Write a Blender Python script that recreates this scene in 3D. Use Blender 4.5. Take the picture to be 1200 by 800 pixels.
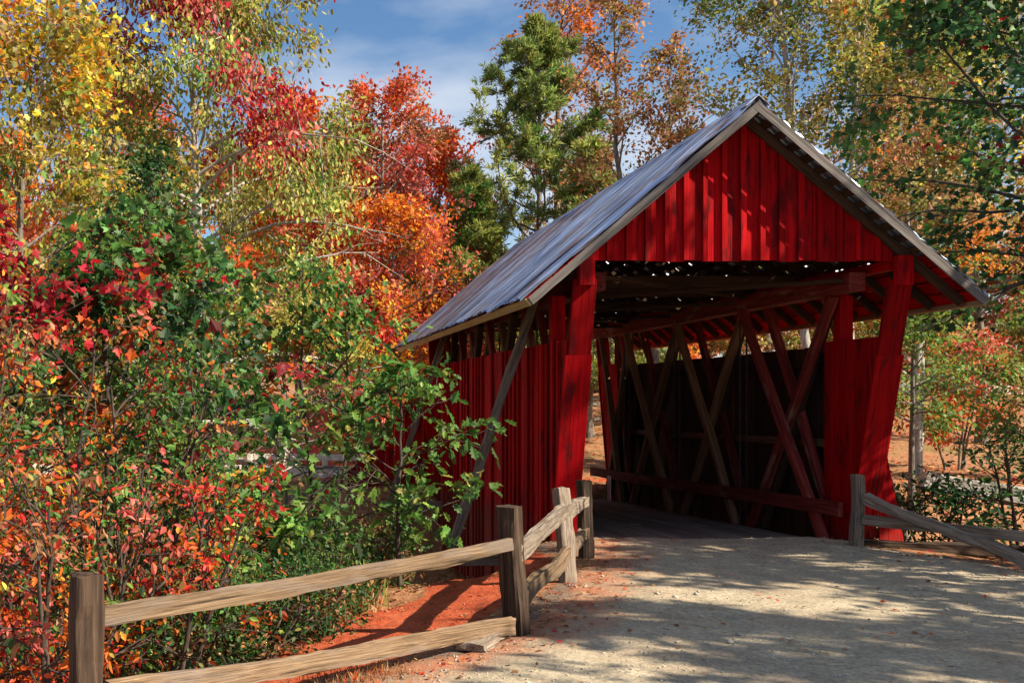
import bpy, math, random
import numpy as np
from mathutils import Vector, Matrix

# ------------------------------------------------------------------ camera, sky, sun, exposure
scn = bpy.context.scene
for o in list(bpy.data.objects):
    bpy.data.objects.remove(o)
F, PX, PY, CAMZ = 1183.0, 310.0, 468.0, 2.0          # focal length and principal point in photo pixels
cam_d = bpy.data.cameras.new('camera')
cam_d.sensor_width = 36.0
cam_d.lens = F / 1200 * 36
cam_d.shift_x = (600 - PX) / 1200
cam_d.shift_y = (PY - 400) / 1200
cam_d.clip_end = 5000
cam = bpy.data.objects.new('camera', cam_d)
scn.collection.objects.link(cam)
cam.location = (0, 0, CAMZ)
cam.rotation_euler = (math.radians(90), 0, 0)
scn.camera = cam

SUN_AZ, SUN_EL = math.radians(60), math.radians(38)   # azimuth from the view axis behind the camera, to the right
S = Vector((math.sin(SUN_AZ) * math.cos(SUN_EL), -math.cos(SUN_AZ) * math.cos(SUN_EL), math.sin(SUN_EL)))
w = bpy.data.worlds.new('World')
scn.world = w
w.use_nodes = True
nt = w.node_tree
nt.nodes.clear()
sky = nt.nodes.new('ShaderNodeTexSky')
sky.sky_type = 'NISHITA'
sky.sun_disc = False
sky.sun_elevation = SUN_EL
sky.sun_rotation = math.atan2(S.x, S.y)
sky.air_density = 1.0
sky.dust_density = 0.4
sky.ozone_density = 2.5
hsv = nt.nodes.new('ShaderNodeHueSaturation')
hsv.inputs['Saturation'].default_value = 1.15
tc = nt.nodes.new('ShaderNodeTexCoord')
mp = nt.nodes.new('ShaderNodeMapping')
mp.inputs['Scale'].default_value = (1.0, 1.0, 2.6)
mp.inputs['Location'].default_value = (0.35, 0.2, 0.1)
nz = nt.nodes.new('ShaderNodeTexNoise')
nz.inputs['Scale'].default_value = 2.6
nz.inputs['Detail'].default_value = 6
nz.inputs['Roughness'].default_value = 0.52
rp = nt.nodes.new('ShaderNodeValToRGB')
rp.color_ramp.elements[0].position = 0.43
rp.color_ramp.elements[0].color = (0, 0, 0, 1)
rp.color_ramp.elements[1].position = 0.68
rp.color_ramp.elements[1].color = (0.8, 0.8, 0.8, 1)
mx = nt.nodes.new('ShaderNodeMix')
mx.data_type = 'RGBA'
mx.inputs['B'].default_value = (6.2, 6.5, 7.0, 1)
bg = nt.nodes.new('ShaderNodeBackground')
bg.inputs['Strength'].default_value = 0.068
out = nt.nodes.new('ShaderNodeOutputWorld')
L = nt.links.new
L(tc.outputs['Generated'], mp.inputs['Vector'])
L(mp.outputs['Vector'], nz.inputs['Vector'])
L(nz.outputs['Fac'], rp.inputs['Fac'])
L(sky.outputs['Color'], hsv.inputs['Color'])
L(rp.outputs['Color'], mx.inputs['Factor'])
L(hsv.outputs['Color'], mx.inputs['A'])
L(mx.outputs['Result'], bg.inputs['Color'])
L(bg.outputs['Background'], out.inputs['Surface'])

sun_d = bpy.data.lights.new('sun', 'SUN')
sun_d.energy = 5.0
sun_d.angle = math.radians(0.53)
sun_d.color = (1.0, 0.88, 0.69)
sun = bpy.data.objects.new('sun', sun_d)
scn.collection.objects.link(sun)
sun.rotation_euler = S.to_track_quat('Z', 'Y').to_euler()
sun.location = (30, -20, 40)

scn.view_settings.view_transform = 'Standard'
scn.view_settings.look = 'None'
scn.view_settings.exposure = 1.1
scn.view_settings.gamma = 1.0
scn.view_settings.use_curve_mapping = False
scn.cycles.max_bounces = 7
scn.cycles.diffuse_bounces = 4
scn.cycles.transmission_bounces = 5
scn.cycles.use_adaptive_sampling = True

# ------------------------------------------------------------------ helpers
RNG = np.random.default_rng(7)
random.seed(3)
COL = scn.collection
WM = {}


def X_at(px, Y):
    return (px - PX) / F * Y


def Z_at(py, Y):
    return CAMZ + (PY - py) / F * Y


def props(o, label=None, cat=None, group=None, kind=None):
    if label: o['label'] = label
    if cat: o['category'] = cat
    if group: o['group'] = group
    if kind: o['kind'] = kind
    return o


def link(name, me, mat=None, parent=None, M=None, color=None):
    o = bpy.data.objects.new(name, me)
    COL.objects.link(o)
    M = M or Matrix.Identity(4)
    if mat is not None and me is not None and not me.materials:
        me.materials.append(mat)
    if parent is not None:
        o.parent = parent
        o.matrix_parent_inverse = WM[parent.name].inverted()
    o.matrix_basis = M
    WM[o.name] = M
    if color: o.color = color
    return o


def root(name, loc, label, cat, group=None):
    return props(link(name, None, M=Matrix.Translation(Vector(loc))), label, cat, group)


def raw_mesh(name, V, faces_idx, nper, cols=None, smooth=False):
    """V (n,3); faces_idx flat int array; nper = array of loop totals"""
    me = bpy.data.meshes.new(name)
    V = np.asarray(V, np.float32)
    fi = np.asarray(faces_idx, np.int32).ravel()
    nper = np.asarray(nper, np.int32)
    me.vertices.add(len(V))
    me.vertices.foreach_set('co', V.ravel())
    me.loops.add(len(fi))
    me.loops.foreach_set('vertex_index', fi)
    me.polygons.add(len(nper))
    st = np.zeros(len(nper), np.int32)
    st[1:] = np.cumsum(nper)[:-1]
    me.polygons.foreach_set('loop_start', st)
    me.polygons.foreach_set('loop_total', nper)
    if smooth:
        me.polygons.foreach_set('use_smooth', np.ones(len(nper), bool))
    if cols is not None:
        a = me.attributes.new('col', 'FLOAT_COLOR', 'POINT')
        c = np.ones((len(V), 4), np.float32)
        c[:, :3] = cols
        a.data.foreach_set('color', c.ravel())
    me.update(calc_edges=True)
    return me


def py_mesh(name, V, Fs, smooth=False):
    me = bpy.data.meshes.new(name)
    me.from_pydata([tuple(v) for v in V], [], Fs)
    if smooth:
        for p in me.polygons: p.use_smooth = True
    me.update()
    return me


def frame(p0, p1, side=None):
    """matrix at the midpoint, local Z along p0->p1, local X closest to side"""
    p0, p1 = Vector(p0), Vector(p1)
    z = (p1 - p0).normalized()
    s = Vector(side) if side else (Vector((1, 0, 0)) if abs(z.x) < 0.9 else Vector((0, 1, 0)))
    y = z.cross(s).normalized()
    x = y.cross(z).normalized()
    M = Matrix((x, y, z)).transposed().to_4x4()
    M.translation = (p0 + p1) / 2
    return M, (p1 - p0).length


def box_mesh(name, wx, wy, L_, bev=0.0):
    a, b, c = wx / 2, wy / 2, L_ / 2
    if bev <= 0:
        V = [(-a, -b, -c), (a, -b, -c), (a, b, -c), (-a, b, -c), (-a, -b, c), (a, -b, c), (a, b, c), (-a, b, c)]
        Fs = [(3, 2, 1, 0), (4, 5, 6, 7), (0, 1, 5, 4), (1, 2, 6, 5), (2, 3, 7, 6), (3, 0, 4, 7)]
    else:
        ring = [(-a + bev, -b), (a - bev, -b), (a, -b + bev), (a, b - bev), (a - bev, b), (-a + bev, b), (-a, b - bev), (-a, -b + bev)]
        V = [(x, y, -c) for x, y in ring] + [(x, y, c) for x, y in ring]
        Fs = [tuple(range(7, -1, -1)), tuple(range(8, 16))] + [(i, (i + 1) % 8, (i + 1) % 8 + 8, i + 8) for i in range(8)]
    return py_mesh(name, V, Fs)


def beam(name, p0, p1, wx, wy, mat, parent, side=None, bev=0.006, color=None):
    M, Ln = frame(p0, p1, side)
    return link(name, box_mesh(name, wx, wy, Ln, bev), mat, parent, M, color)


def rough_beam(name, p0, p1, wx, wy, mat, parent, side=None, seg=14, jit=0.008, seed=0, taper=(1, 1), warp=0.012):
    """a hewn timber: eight-sided section, uneven along its length"""
    M, Ln = frame(p0, p1, side)
    r = np.random.default_rng(seed)
    a, b = wx / 2, wy / 2
    bv = min(a, b) * 0.22
    ring = np.array([(-a + bv, -b), (0, -b), (a - bv, -b), (a, -b + bv), (a, 0), (a, b - bv), (a - bv, b), (0, b), (-a + bv, b), (-a, b - bv), (-a, 0), (-a, -b + bv)])
    n = len(ring)
    V = []
    lowf = r.normal(0, 1, (4, 2))
    edge = r.normal(0, jit, (n,))
    for i in range(seg + 1):
        t = i / seg
        sc = taper[0] + (taper[1] - taper[0]) * t
        off = warp * (lowf[0] * math.sin(t * 3.1) + 0.6 * lowf[1] * math.sin(t * 6.3) + 0.3 * lowf[2] * math.sin(t * 13))
        edge = edge * 0.8 + r.normal(0, jit * 0.6, (n,))
        for k in range(n):
            rad = 1 + edge[k] / max(a, b)
            V.append((ring[k][0] * sc * rad + off[0], ring[k][1] * sc * rad + off[1], -Ln / 2 + Ln * t + (r.normal(0, jit) if i in (0, seg) else 0)))
    Fs = [tuple(range(n - 1, -1, -1)), tuple(range(seg * n, seg * n + n))]
    for i in range(seg):
        for k in range(n):
            Fs.append((i * n + k, i * n + (k + 1) % n, (i + 1) * n + (k + 1) % n, (i + 1) * n + k))
    return link(name, py_mesh(name, V, Fs), mat, parent, M)


def prism(name, poly, axis_vec, u, v, o, mat, parent, color=None, back=None):
    """poly = 2D points along u and v from origin o, extruded by axis_vec; local Z follows v"""
    u, v, ax, o = Vector(u), Vector(v), Vector(axis_vec), Vector(o)
    n = len(poly)
    cx = sum(p[0] for p in poly) / n
    cy = sum(p[1] for p in poly) / n
    M = Matrix((u, u.cross(v) * -1, v)).transposed().to_4x4()
    M.translation = o + u * cx + v * cy
    R = M.to_3x3().inverted()
    W0 = [o + u * p[0] + v * p[1] for p in poly]
    V = [R @ (q - M.translation) for q in W0] + [R @ (q + ax - M.translation) for q in W0]
    Fs = [tuple(range(n)), tuple(range(2 * n - 1, n - 1, -1))] + [((i + 1) % n, i, i + n, (i + 1) % n + n) for i in range(n)]
    me = py_mesh(name, V, Fs)
    if back is not None:
        me.materials.append(mat); me.materials.append(back)
        me.polygons[1].material_index = 1
    return link(name, me, mat, parent, M, color)


def smooth01(a, b, x):
    t = np.clip((x - a) / (b - a), 0, 1)
    return t * t * (3 - 2 * t)


# cheap value noise for geometry
_perm = RNG.random((64, 64))


def vnoise(x, y):
    x = np.asarray(x, float); y = np.asarray(y, float)
    xi, yi = np.floor(x).astype(int), np.floor(y).astype(int)
    fx, fy = x - xi, y - yi
    fx, fy = fx * fx * (3 - 2 * fx), fy * fy * (3 - 2 * fy)
    g = lambda i, j: _perm[i % 64, j % 64]
    return (g(xi, yi) * (1 - fx) + g(xi + 1, yi) * fx) * (1 - fy) + (g(xi, yi + 1) * (1 - fx) + g(xi + 1, yi + 1) * fx) * fy - 0.5


# ------------------------------------------------------------------ materials
def mat_base(name):
    m = bpy.data.materials.new(name)
    m.use_nodes = True
    t = m.node_tree
    b = t.nodes['Principled BSDF']
    return m, t, b


def N(t, typ, **kw):
    n = t.nodes.new(typ)
    for k, v in kw.items():
        n.inputs[k].default_value = v
    return n


def ramp(t, fac, stops):
    r = t.nodes.new('ShaderNodeValToRGB')
    e = r.color_ramp.elements
    while len(e) < len(stops): e.new(0.5)
    for k, (p, c) in enumerate(stops):
        e[k].position = p
        e[k].color = (*c, 1)
    t.links.new(fac, r.inputs['Fac'])
    return r.outputs['Color']


def objcoord(t, scale, rand=True):
    c = t.nodes.new('ShaderNodeTexCoord')
    m = t.nodes.new('ShaderNodeMapping')
    m.inputs['Scale'].default_value = scale
    t.links.new(c.outputs['Object'], m.inputs['Vector'])
    if rand:
        oi = t.nodes.new('ShaderNodeObjectInfo')
        mul = t.nodes.new('ShaderNodeMath'); mul.operation = 'MULTIPLY'; mul.inputs[1].default_value = 37.0
        t.links.new(oi.outputs['Random'], mul.inputs[0])
        cb = t.nodes.new('ShaderNodeCombineXYZ')
        for k in range(3): t.links.new(mul.outputs[0], cb.inputs[k])
        t.links.new(cb.outputs[0], m.inputs['Location'])
    return m.outputs['Vector']


def mixc(t, fac, a, b, mode='MIX'):
    m = t.nodes.new('ShaderNodeMix'); m.data_type = 'RGBA'; m.blend_type = mode
    for sock, val in (('Factor', fac), ('A', a), ('B', b)):
        if isinstance(val, (int, float)): m.inputs[sock].default_value = val
        elif isinstance(val, tuple): m.inputs[sock].default_value = (*val, 1)
        else: t.links.new(val, m.inputs[sock])
    return m.outputs['Result']


def bump(t, b, h, strength=0.4, dist=0.01):
    bn = N(t, 'ShaderNodeBump', Strength=strength, Distance=dist)
    t.links.new(h, bn.inputs['Height'])
    t.links.new(bn.outputs['Normal'], b.inputs['Normal'])


def wood(name, c_dark, c_mid, c_light, rough=0.8, grain=(38, 38, 1.6), bumpk=0.5, var=0.35, blotch=None, spec=0.2, cracks=0.0, splash=None):
    m, t, b = mat_base(name)
    v = objcoord(t, grain)
    n1 = N(t, 'ShaderNodeTexNoise', Scale=1.0, Detail=7.0, Roughness=0.62, Distortion=0.3)
    t.links.new(v, n1.inputs['Vector'])
    col = ramp(t, n1.outputs['Fac'], [(0.28, c_dark), (0.5, c_mid), (0.72, c_light)])
    if blotch:
        v2 = objcoord(t, (5, 5, 1.3))
        n2 = N(t, 'ShaderNodeTexNoise', Scale=1.0, Detail=4.0, Roughness=0.6)
        t.links.new(v2, n2.inputs['Vector'])
        f = ramp(t, n2.outputs['Fac'], [(blotch[1], (0, 0, 0)), (blotch[1] + 0.12, (1, 1, 1))])
        col = mixc(t, f, col, blotch[0])
    if cracks:
        v3 = objcoord(t, (34, 34, 0.8))
        n3 = N(t, 'ShaderNodeTexNoise', Scale=1.0, Detail=5.0, Roughness=0.7, Distortion=0.6)
        t.links.new(v3, n3.inputs['Vector'])
        col = mixc(t, 1.0, col, ramp(t, n3.outputs['Fac'], [(0.34, (1 - cracks,) * 3), (0.47, (1, 1, 1))]), 'MULTIPLY')
    oi = t.nodes.new('ShaderNodeObjectInfo')
    mr = N(t, 'ShaderNodeMapRange')
    mr.inputs['To Min'].default_value = 1 - var
    mr.inputs['To Max'].default_value = 1 + var * 0.6
    t.links.new(oi.outputs['Random'], mr.inputs['Value'])
    cb = t.nodes.new('ShaderNodeCombineColor')
    for k in range(3): t.links.new(mr.outputs[0], cb.inputs[k])
    col = mixc(t, 1.0, col, cb.outputs[0], 'MULTIPLY')
    if splash:
        gp = t.nodes.new('ShaderNodeNewGeometry')
        sx = t.nodes.new('ShaderNodeSeparateXYZ')
        t.links.new(gp.outputs['Position'], sx.inputs[0])
        ns = N(t, 'ShaderNodeTexNoise', Scale=7.0, Detail=6.0, Roughness=0.7)
        t.links.new(gp.outputs['Position'], ns.inputs['Vector'])
        ma = t.nodes.new('ShaderNodeMath'); ma.operation = 'MULTIPLY_ADD'
        t.links.new(ns.outputs['Fac'], ma.inputs[0]); ma.inputs[1].default_value = 0.9
        t.links.new(sx.outputs[2], ma.inputs[2])
        fs = ramp(t, ma.outputs[0], [(0.35, (0.75, 0.75, 0.75)), (0.75, (0, 0, 0))])
        col = mixc(t, fs, col, splash)
    t.links.new(col, b.inputs['Base Color'])
    b.inputs['Roughness'].default_value = rough
    b.inputs['Specular IOR Level'].default_value = spec
    bump(t, b, n1.outputs['Fac'], bumpk, 0.012)
    return m


M_RED = wood('red_paint', (0.22, 0.001, 0.003), (0.40, 0.002, 0.005), (0.48, 0.004, 0.007), 0.72, (30, 30, 1.2), 0.6, 0.38, ((0.14, 0.005, 0.007), 0.53), spec=0.08, cracks=0.45, splash=(0.15, 0.035, 0.022))
M_RED_OLD = wood('worn_red_paint', (0.07, 0.008, 0.006), (0.19, 0.025, 0.02), (0.30, 0.065, 0.05), 0.75, (26, 26, 1.4), 0.5, 0.3, ((0.24, 0.15, 0.10), 0.58))
M_TIMBER = wood('bare_timber', (0.09, 0.042, 0.022), (0.21, 0.105, 0.055), (0.32, 0.18, 0.10), 0.8, (30, 30, 1.3), 0.5, 0.3)
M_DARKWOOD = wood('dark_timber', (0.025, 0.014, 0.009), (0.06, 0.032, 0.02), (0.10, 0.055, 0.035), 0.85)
M_GREY = wood('weathered_grey_wood', (0.085, 0.062, 0.048), (0.24, 0.19, 0.15), (0.38, 0.32, 0.26), 0.85, (75, 75, 2.2), 0.9, 0.2, ((0.16, 0.085, 0.045), 0.57), cracks=0.65)
M_RAIL = wood('split_rail_wood', (0.075, 0.048, 0.03), (0.19, 0.125, 0.075), (0.33, 0.235, 0.15), 0.82, (70, 70, 1.9), 0.9, 0.2, ((0.20, 0.15, 0.115), 0.5), cracks=0.7)
M_POST = wood('dark_post_wood', (0.022, 0.014, 0.011), (0.058, 0.036, 0.025), (0.12, 0.078, 0.05), 0.85, (34, 34, 1.3), 0.9, 0.2, cracks=0.6)
M_RAKE = wood('grey_trim_wood', (0.07, 0.06, 0.055), (0.17, 0.15, 0.14), (0.30, 0.28, 0.27), 0.85, (30, 30, 1.3), 0.6, 0.15, cracks=0.6)
M_FASCIA = wood('new_fascia_wood', (0.33, 0.23, 0.11), (0.48, 0.35, 0.18), (0.58, 0.44, 0.25), 0.8, (26, 26, 1.0), 0.3, 0.1)
M_DECK = wood('deck_plank_wood', (0.13, 0.10, 0.085), (0.24, 0.20, 0.17), (0.35, 0.30, 0.25), 0.85, (28, 28, 1.2), 0.5, 0.25)


def metal_mat():
    m, t, b = mat_base('galvanised_sheet')
    v = objcoord(t, (26, 26, 0.9))
    n1 = N(t, 'ShaderNodeTexNoise', Scale=1.0, Detail=6.0, Roughness=0.65)
    t.links.new(v, n1.inputs['Vector'])
    v2 = objcoord(t, (3.2, 3.2, 0.7))
    n2 = N(t, 'ShaderNodeTexNoise', Scale=1.0, Detail=5.0, Roughness=0.6)
    t.links.new(v2, n2.inputs['Vector'])
    base = ramp(t, n1.outputs['Fac'], [(0.3, (0.16, 0.19, 0.28)), (0.46, (0.34, 0.40, 0.55)), (0.7, (0.56, 0.62, 0.76))])
    oi = t.nodes.new('ShaderNodeObjectInfo')          # how rusty a sheet is comes with its colour's alpha
    add = t.nodes.new('ShaderNodeMath'); add.operation = 'MULTIPLY_ADD'
    t.links.new(n1.outputs['Fac'], add.inputs[0]); add.inputs[1].default_value = 0.5
    t.links.new(n2.outputs['Fac'], add.inputs[2])
    sub = t.nodes.new('ShaderNodeMath'); sub.operation = 'ADD'
    t.links.new(add.outputs[0], sub.inputs[0])
    sep = t.nodes.new('ShaderNodeSeparateColor')
    t.links.new(oi.outputs['Color'], sep.inputs[0])
    t.links.new(sep.outputs[0], sub.inputs[1])
    f = ramp(t, sub.outputs[0], [(0.85, (0, 0, 0)), (0.93, (0.9, 0.9, 0.9))])
    mrs = N(t, 'ShaderNodeMapRange'); mrs.inputs['To Min'].default_value = 0.7; mrs.inputs['To Max'].default_value = 1.15
    t.links.new(oi.outputs['Random'], mrs.inputs['Value'])
    cbs = t.nodes.new('ShaderNodeCombineColor')
    for k in range(3): t.links.new(mrs.outputs[0], cbs.inputs[k])
    base = mixc(t, 1.0, base, cbs.outputs[0], 'MULTIPLY')
    col = mixc(t, f, base, (0.10, 0.045, 0.04))
    t.links.new(col, b.inputs['Base Color'])
    inv = t.nodes.new('ShaderNodeMapRange')
    inv.inputs['To Min'].default_value = 0.8; inv.inputs['To Max'].default_value = 0.0
    t.links.new(f, inv.inputs['Value'])
    t.links.new(inv.outputs[0], b.inputs['Metallic'])
    b.inputs['Roughness'].default_value = 0.42
    bump(t, b, n2.outputs['Fac'], 0.35, 0.02)
    return m


M_METAL = metal_mat()


def leaf_mat(name, from_object=False):
    m, t, b = mat_base(name)
    if from_object:
        a = t.nodes.new('ShaderNodeObjectInfo'); c = a.outputs['Color']
    else:
        a = t.nodes.new('ShaderNodeAttribute'); a.attribute_name = 'col'
        oi = t.nodes.new('ShaderNodeObjectInfo')
        c = mixc(t, 1.0, a.outputs['Color'], oi.outputs['Color'], 'MULTIPLY')
    b.inputs['Roughness'].default_value = 0.5
    b.inputs['Specular IOR Level'].default_value = 0.35
    t.links.new(c, b.inputs['Base Color'])
    tr = t.nodes.new('ShaderNodeBsdfTranslucent')
    t.links.new(c, tr.inputs['Color'])
    mx_ = t.nodes.new('ShaderNodeMixShader')
    mx_.inputs[0].default_value = 0.45
    t.links.new(b.outputs[0], mx_.inputs[1])
    t.links.new(tr.outputs[0], mx_.inputs[2])
    t.links.new(mx_.outputs[0], t.nodes['Material Output'].inputs['Surface'])
    return m


M_LEAF = leaf_mat('foliage')
M_LEAF1 = leaf_mat('single_leaf', True)


def bark_mat(name, c0, c1, c2, zs=3.0):
    m, t, b = mat_base(name)
    v = objcoord(t, (14, 14, zs))
    n1 = N(t, 'ShaderNodeTexNoise', Scale=1.0, Detail=6.0, Roughness=0.65)
    t.links.new(v, n1.inputs['Vector'])
    t.links.new(ramp(t, n1.outputs['Fac'], [(0.3, c0), (0.5, c1), (0.7, c2)]), b.inputs['Base Color'])
    b.inputs['Roughness'].default_value = 0.9
    bump(t, b, n1.outputs['Fac'], 0.8, 0.03)
    return m


M_BARK = bark_mat('grey_bark', (0.05, 0.04, 0.03), (0.14, 0.115, 0.09), (0.26, 0.23, 0.19))
M_BARK_PALE = bark_mat('pale_bark', (0.16, 0.14, 0.11), (0.34, 0.31, 0.27), (0.5, 0.47, 0.42))
M_BARK_DARK = bark_mat('dark_bark', (0.02, 0.015, 0.012), (0.055, 0.04, 0.03), (0.11, 0.085, 0.065))


def ground_mat():
    m, t, b = mat_base('forest_floor')
    c = t.nodes.new('ShaderNodeTexCoord')
    def noise(scale, detail=6.0, rough=0.6):
        n = N(t, 'ShaderNodeTexNoise', Scale=scale, Detail=detail, Roughness=rough)
        t.links.new(c.outputs['Object'], n.inputs['Vector'])
        return n.outputs['Fac']
    n_s, n_m, n_l = noise(9.0, 9.0, 0.68), noise(2.6, 9.0, 0.7), noise(0.28, 4.0)
    litter = ramp(t, n_s, [(0.25, (0.10, 0.045, 0.022)), (0.45, (0.27, 0.125, 0.06)), (0.62, (0.42, 0.21, 0.11)), (0.78, (0.55, 0.36, 0.2))])
    grassy = ramp(t, n_s, [(0.3, (0.07, 0.085, 0.025)), (0.7, (0.22, 0.23, 0.07))])
    f = ramp(t, n_l, [(0.52, (0, 0, 0)), (0.66, (0.55, 0.55, 0.55))])
    col = mixc(t, f, litter, grassy)
    clay = ramp(t, n_m, [(0.28, (0.22, 0.045, 0.022)), (0.5, (0.44, 0.085, 0.034)), (0.64, (0.50, 0.13, 0.06)), (0.8, (0.40, 0.19, 0.11))])
    dirt = ramp(t, n_s, [(0.3, (0.10, 0.065, 0.045)), (0.7, (0.26, 0.19, 0.14))])
    at = t.nodes.new('ShaderNodeAttribute'); at.attribute_name = 'col'
    sep = t.nodes.new('ShaderNodeSeparateColor')
    t.links.new(at.outputs['Color'], sep.inputs[0])
    def soft(sock):
        mth = t.nodes.new('ShaderNodeMath'); mth.operation = 'ADD'
        t.links.new(sock, mth.inputs[0])
        m2 = t.nodes.new('ShaderNodeMath'); m2.operation = 'MULTIPLY_ADD'
        t.links.new(n_s, m2.inputs[0]); m2.inputs[1].default_value = 0.9; m2.inputs[2].default_value = -0.45
        t.links.new(m2.outputs[0], mth.inputs[1])
        return ramp(t, mth.outputs[0], [(0.42, (0, 0, 0)), (0.58, (1, 1, 1))])
    col = mixc(t, soft(sep.outputs[0]), col, clay)
    col = mixc(t, soft(sep.outputs[1]), col, dirt)
    t.links.new(col, b.inputs['Base Color'])
    b.inputs['Roughness'].default_value = 0.95
    b.inputs['Specular IOR Level'].default_value = 0.15
    bump(t, b, n_s, 0.8, 0.05)
    return m


def gravel_mat(name, tint=(1, 1, 1), red=True):
    m, t, b = mat_base(name)
    c = t.nodes.new('ShaderNodeTexCoord')
    def noise(scale, detail=6.0, rough=0.6):
        n = N(t, 'ShaderNodeTexNoise', Scale=scale, Detail=detail, Roughness=rough)
        t.links.new(c.outputs['Object'], n.inputs['Vector'])
        return n.outputs['Fac']
    vo = N(t, 'ShaderNodeTexVoronoi', Scale=48.0)
    t.links.new(c.outputs['Object'], vo.inputs['Vector'])
    vs = ramp(t, vo.outputs['Color'], [(0.0, (0.75, 0.75, 0.75)), (1.0, (1.15, 1.15, 1.15))])
    n_s, n_m, n_l = noise(22.0, 8.0, 0.7), noise(3.0), noise(0.7, 4.0)
    col = ramp(t, n_s, [(0.28, (0.23 * tint[0], 0.195 * tint[1], 0.145 * tint[2])), (0.5, (0.45 * tint[0], 0.375 * tint[1], 0.265 * tint[2])), (0.72, (0.62 * tint[0], 0.52 * tint[1], 0.375 * tint[2]))])
    col = mixc(t, 0.8, col, vs, 'MULTIPLY')
    if red:
        f = ramp(t, n_l, [(0.5, (0, 0, 0)), (0.7, (0.4, 0.4, 0.4))])
        col = mixc(t, f, col, (0.33, 0.2, 0.13))
        at = t.nodes.new('ShaderNodeAttribute'); at.attribute_name = 'col'
        sep = t.nodes.new('ShaderNodeSeparateColor')
        t.links.new(at.outputs['Color'], sep.inputs[0])
        ad = t.nodes.new('ShaderNodeMath'); ad.operation = 'MULTIPLY'
        t.links.new(sep.outputs[0], ad.inputs[0]); t.links.new(n_m, ad.inputs[1])
        f2 = ramp(t, ad.outputs[0], [(0.2, (0, 0, 0)), (0.5, (0.85, 0.85, 0.85))])
        col = mixc(t, f2, col, (0.36, 0.13, 0.065))
    f3 = ramp(t, n_m, [(0.35, (0.8, 0.8, 0.8)), (0.65, (1.1, 1.1, 1.1))])
    col = mixc(t, 1.0, col, f3, 'MULTIPLY')
    t.links.new(col, b.inputs['Base Color'])
    b.inputs['Roughness'].default_value = 0.93
    b.inputs['Specular IOR Level'].default_value = 0.2
    bump(t, b, n_s, 0.9, 0.02)
    return m


M_GROUND = ground_mat()
M_ROAD = gravel_mat('road_gravel')
M_PATH = gravel_mat('pale_path', (1.3, 1.34, 1.5), False)


def plain(name, c, rough=0.8, metallic=0.0):
    m, t, b = mat_base(name)
    v = objcoord(t, (9, 9, 9))
    n1 = N(t, 'ShaderNodeTexNoise', Scale=1.0, Detail=5.0)
    t.links.new(v, n1.inputs['Vector'])
    t.links.new(ramp(t, n1.outputs['Fac'], [(0.3, tuple(x * 0.7 for x in c)), (0.7, tuple(min(1, x * 1.2) for x in c))]), b.inputs['Base Color'])
    b.inputs['Roughness'].default_value = rough
    b.inputs['Metallic'].default_value = metallic
    bump(t, b, n1.outputs['Fac'], 0.3, 0.01)
    return m


M_STONE = plain('abutment_stone', (0.22, 0.2, 0.18), 0.9)
M_IRON = plain('dark_iron', (0.05, 0.045, 0.04), 0.6, 0.5)
M_PEBBLE = plain('pebble', (0.42, 0.38, 0.33), 0.85)
M_WHITE = plain('reflector_white', (0.75, 0.72, 0.7), 0.4)
M_REFL = plain('reflector_red', (0.6, 0.02, 0.02), 0.4)
M_CREAM = plain('cream_paint', (0.62, 0.58, 0.5), 0.7)


def water_mat():
    m, t, b = mat_base('creek_water')
    v = objcoord(t, (2, 2, 2), False)
    n1 = N(t, 'ShaderNodeTexNoise', Scale=1.5, Detail=4.0)
    t.links.new(v, n1.inputs['Vector'])
    b.inputs['Base Color'].default_value = (0.05, 0.04, 0.025, 1)
    b.inputs['Roughness'].default_value = 0.08
    bump(t, b, n1.outputs['Fac'], 0.3, 0.05)
    return m


M_WATER = water_mat()

# ------------------------------------------------------------------ terrain
LY = np.array([-60, -5, 2.6, 5.66, 8.54, 11.06, 12.65, 14.3, 60])
LX = np.array([-30, -10, -4.6, -1.15, 2.0, 3.2, 3.95, 4.15, 4.15])
RY = np.array([-60, 0, 7, 10.5, 13.0, 14.3, 60])
RX = np.array([30, 14.5, 11.2, 9.55, 8.6, 8.5, 8.5])


def far_z(x, y):
    z = 0.125 * np.maximum(0, y - 31) - 0.0006 * np.maximum(0, y - 31) ** 2
    z = np.where(y > 130, 0.125 * 99 - 0.0006 * 99 ** 2 + (y - 130) * 0.004, z)
    return z - 0.05


def ground_z(x, y):
    x = np.asarray(x, float); y = np.asarray(y, float)
    s = (np.interp(y, LY, LX) - x) * 0.75
    q = (x - np.interp(y, RY, RX)) * 0.9
    drop = 0.15 * np.clip(s, 0, 1.6) + 0.62 * np.clip(s - 1.6, 0, 2.6) + 0.08 * np.clip(s - 4.2, 0, 6)
    near = -np.where(s > 0, drop, 0) - np.where(q > 0, 0.12 * np.clip(q, 0, 3), 0)
    near = near + np.where(y < 3, 0, 0)
    inside = np.clip(np.minimum(-s, -q) / 0.8, 0, 1)
    b = smooth01(14.3, 17.2, y + 2.5 * smooth01(0.1, 0.95, s) * smooth01(10.0, 12.0, y)) 
    f = smooth01(21.3, 24.6, y)
    z = near * (1 - b) + (-3.1) * b
    z = z * (1 - f) + far_z(x, y) * f
    rough = 0.035 * vnoise(x * 6.3, y * 6.3) + 0.12 * vnoise(x * 0.9, y * 0.9) + 0.05 * vnoise(x * 2.7, y * 2.7) + 0.5 * vnoise(x * 0.11, y * 0.11) * smooth01(25, 45, y)
    calm = np.where(y < 14.6, 1 - inside, 1) * smooth01(-0.2, 1.2, np.maximum(np.maximum(s, q), (y - 14.3)))
    return z + rough * calm


def gz(x, y):
    return float(ground_z(x, y))


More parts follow.
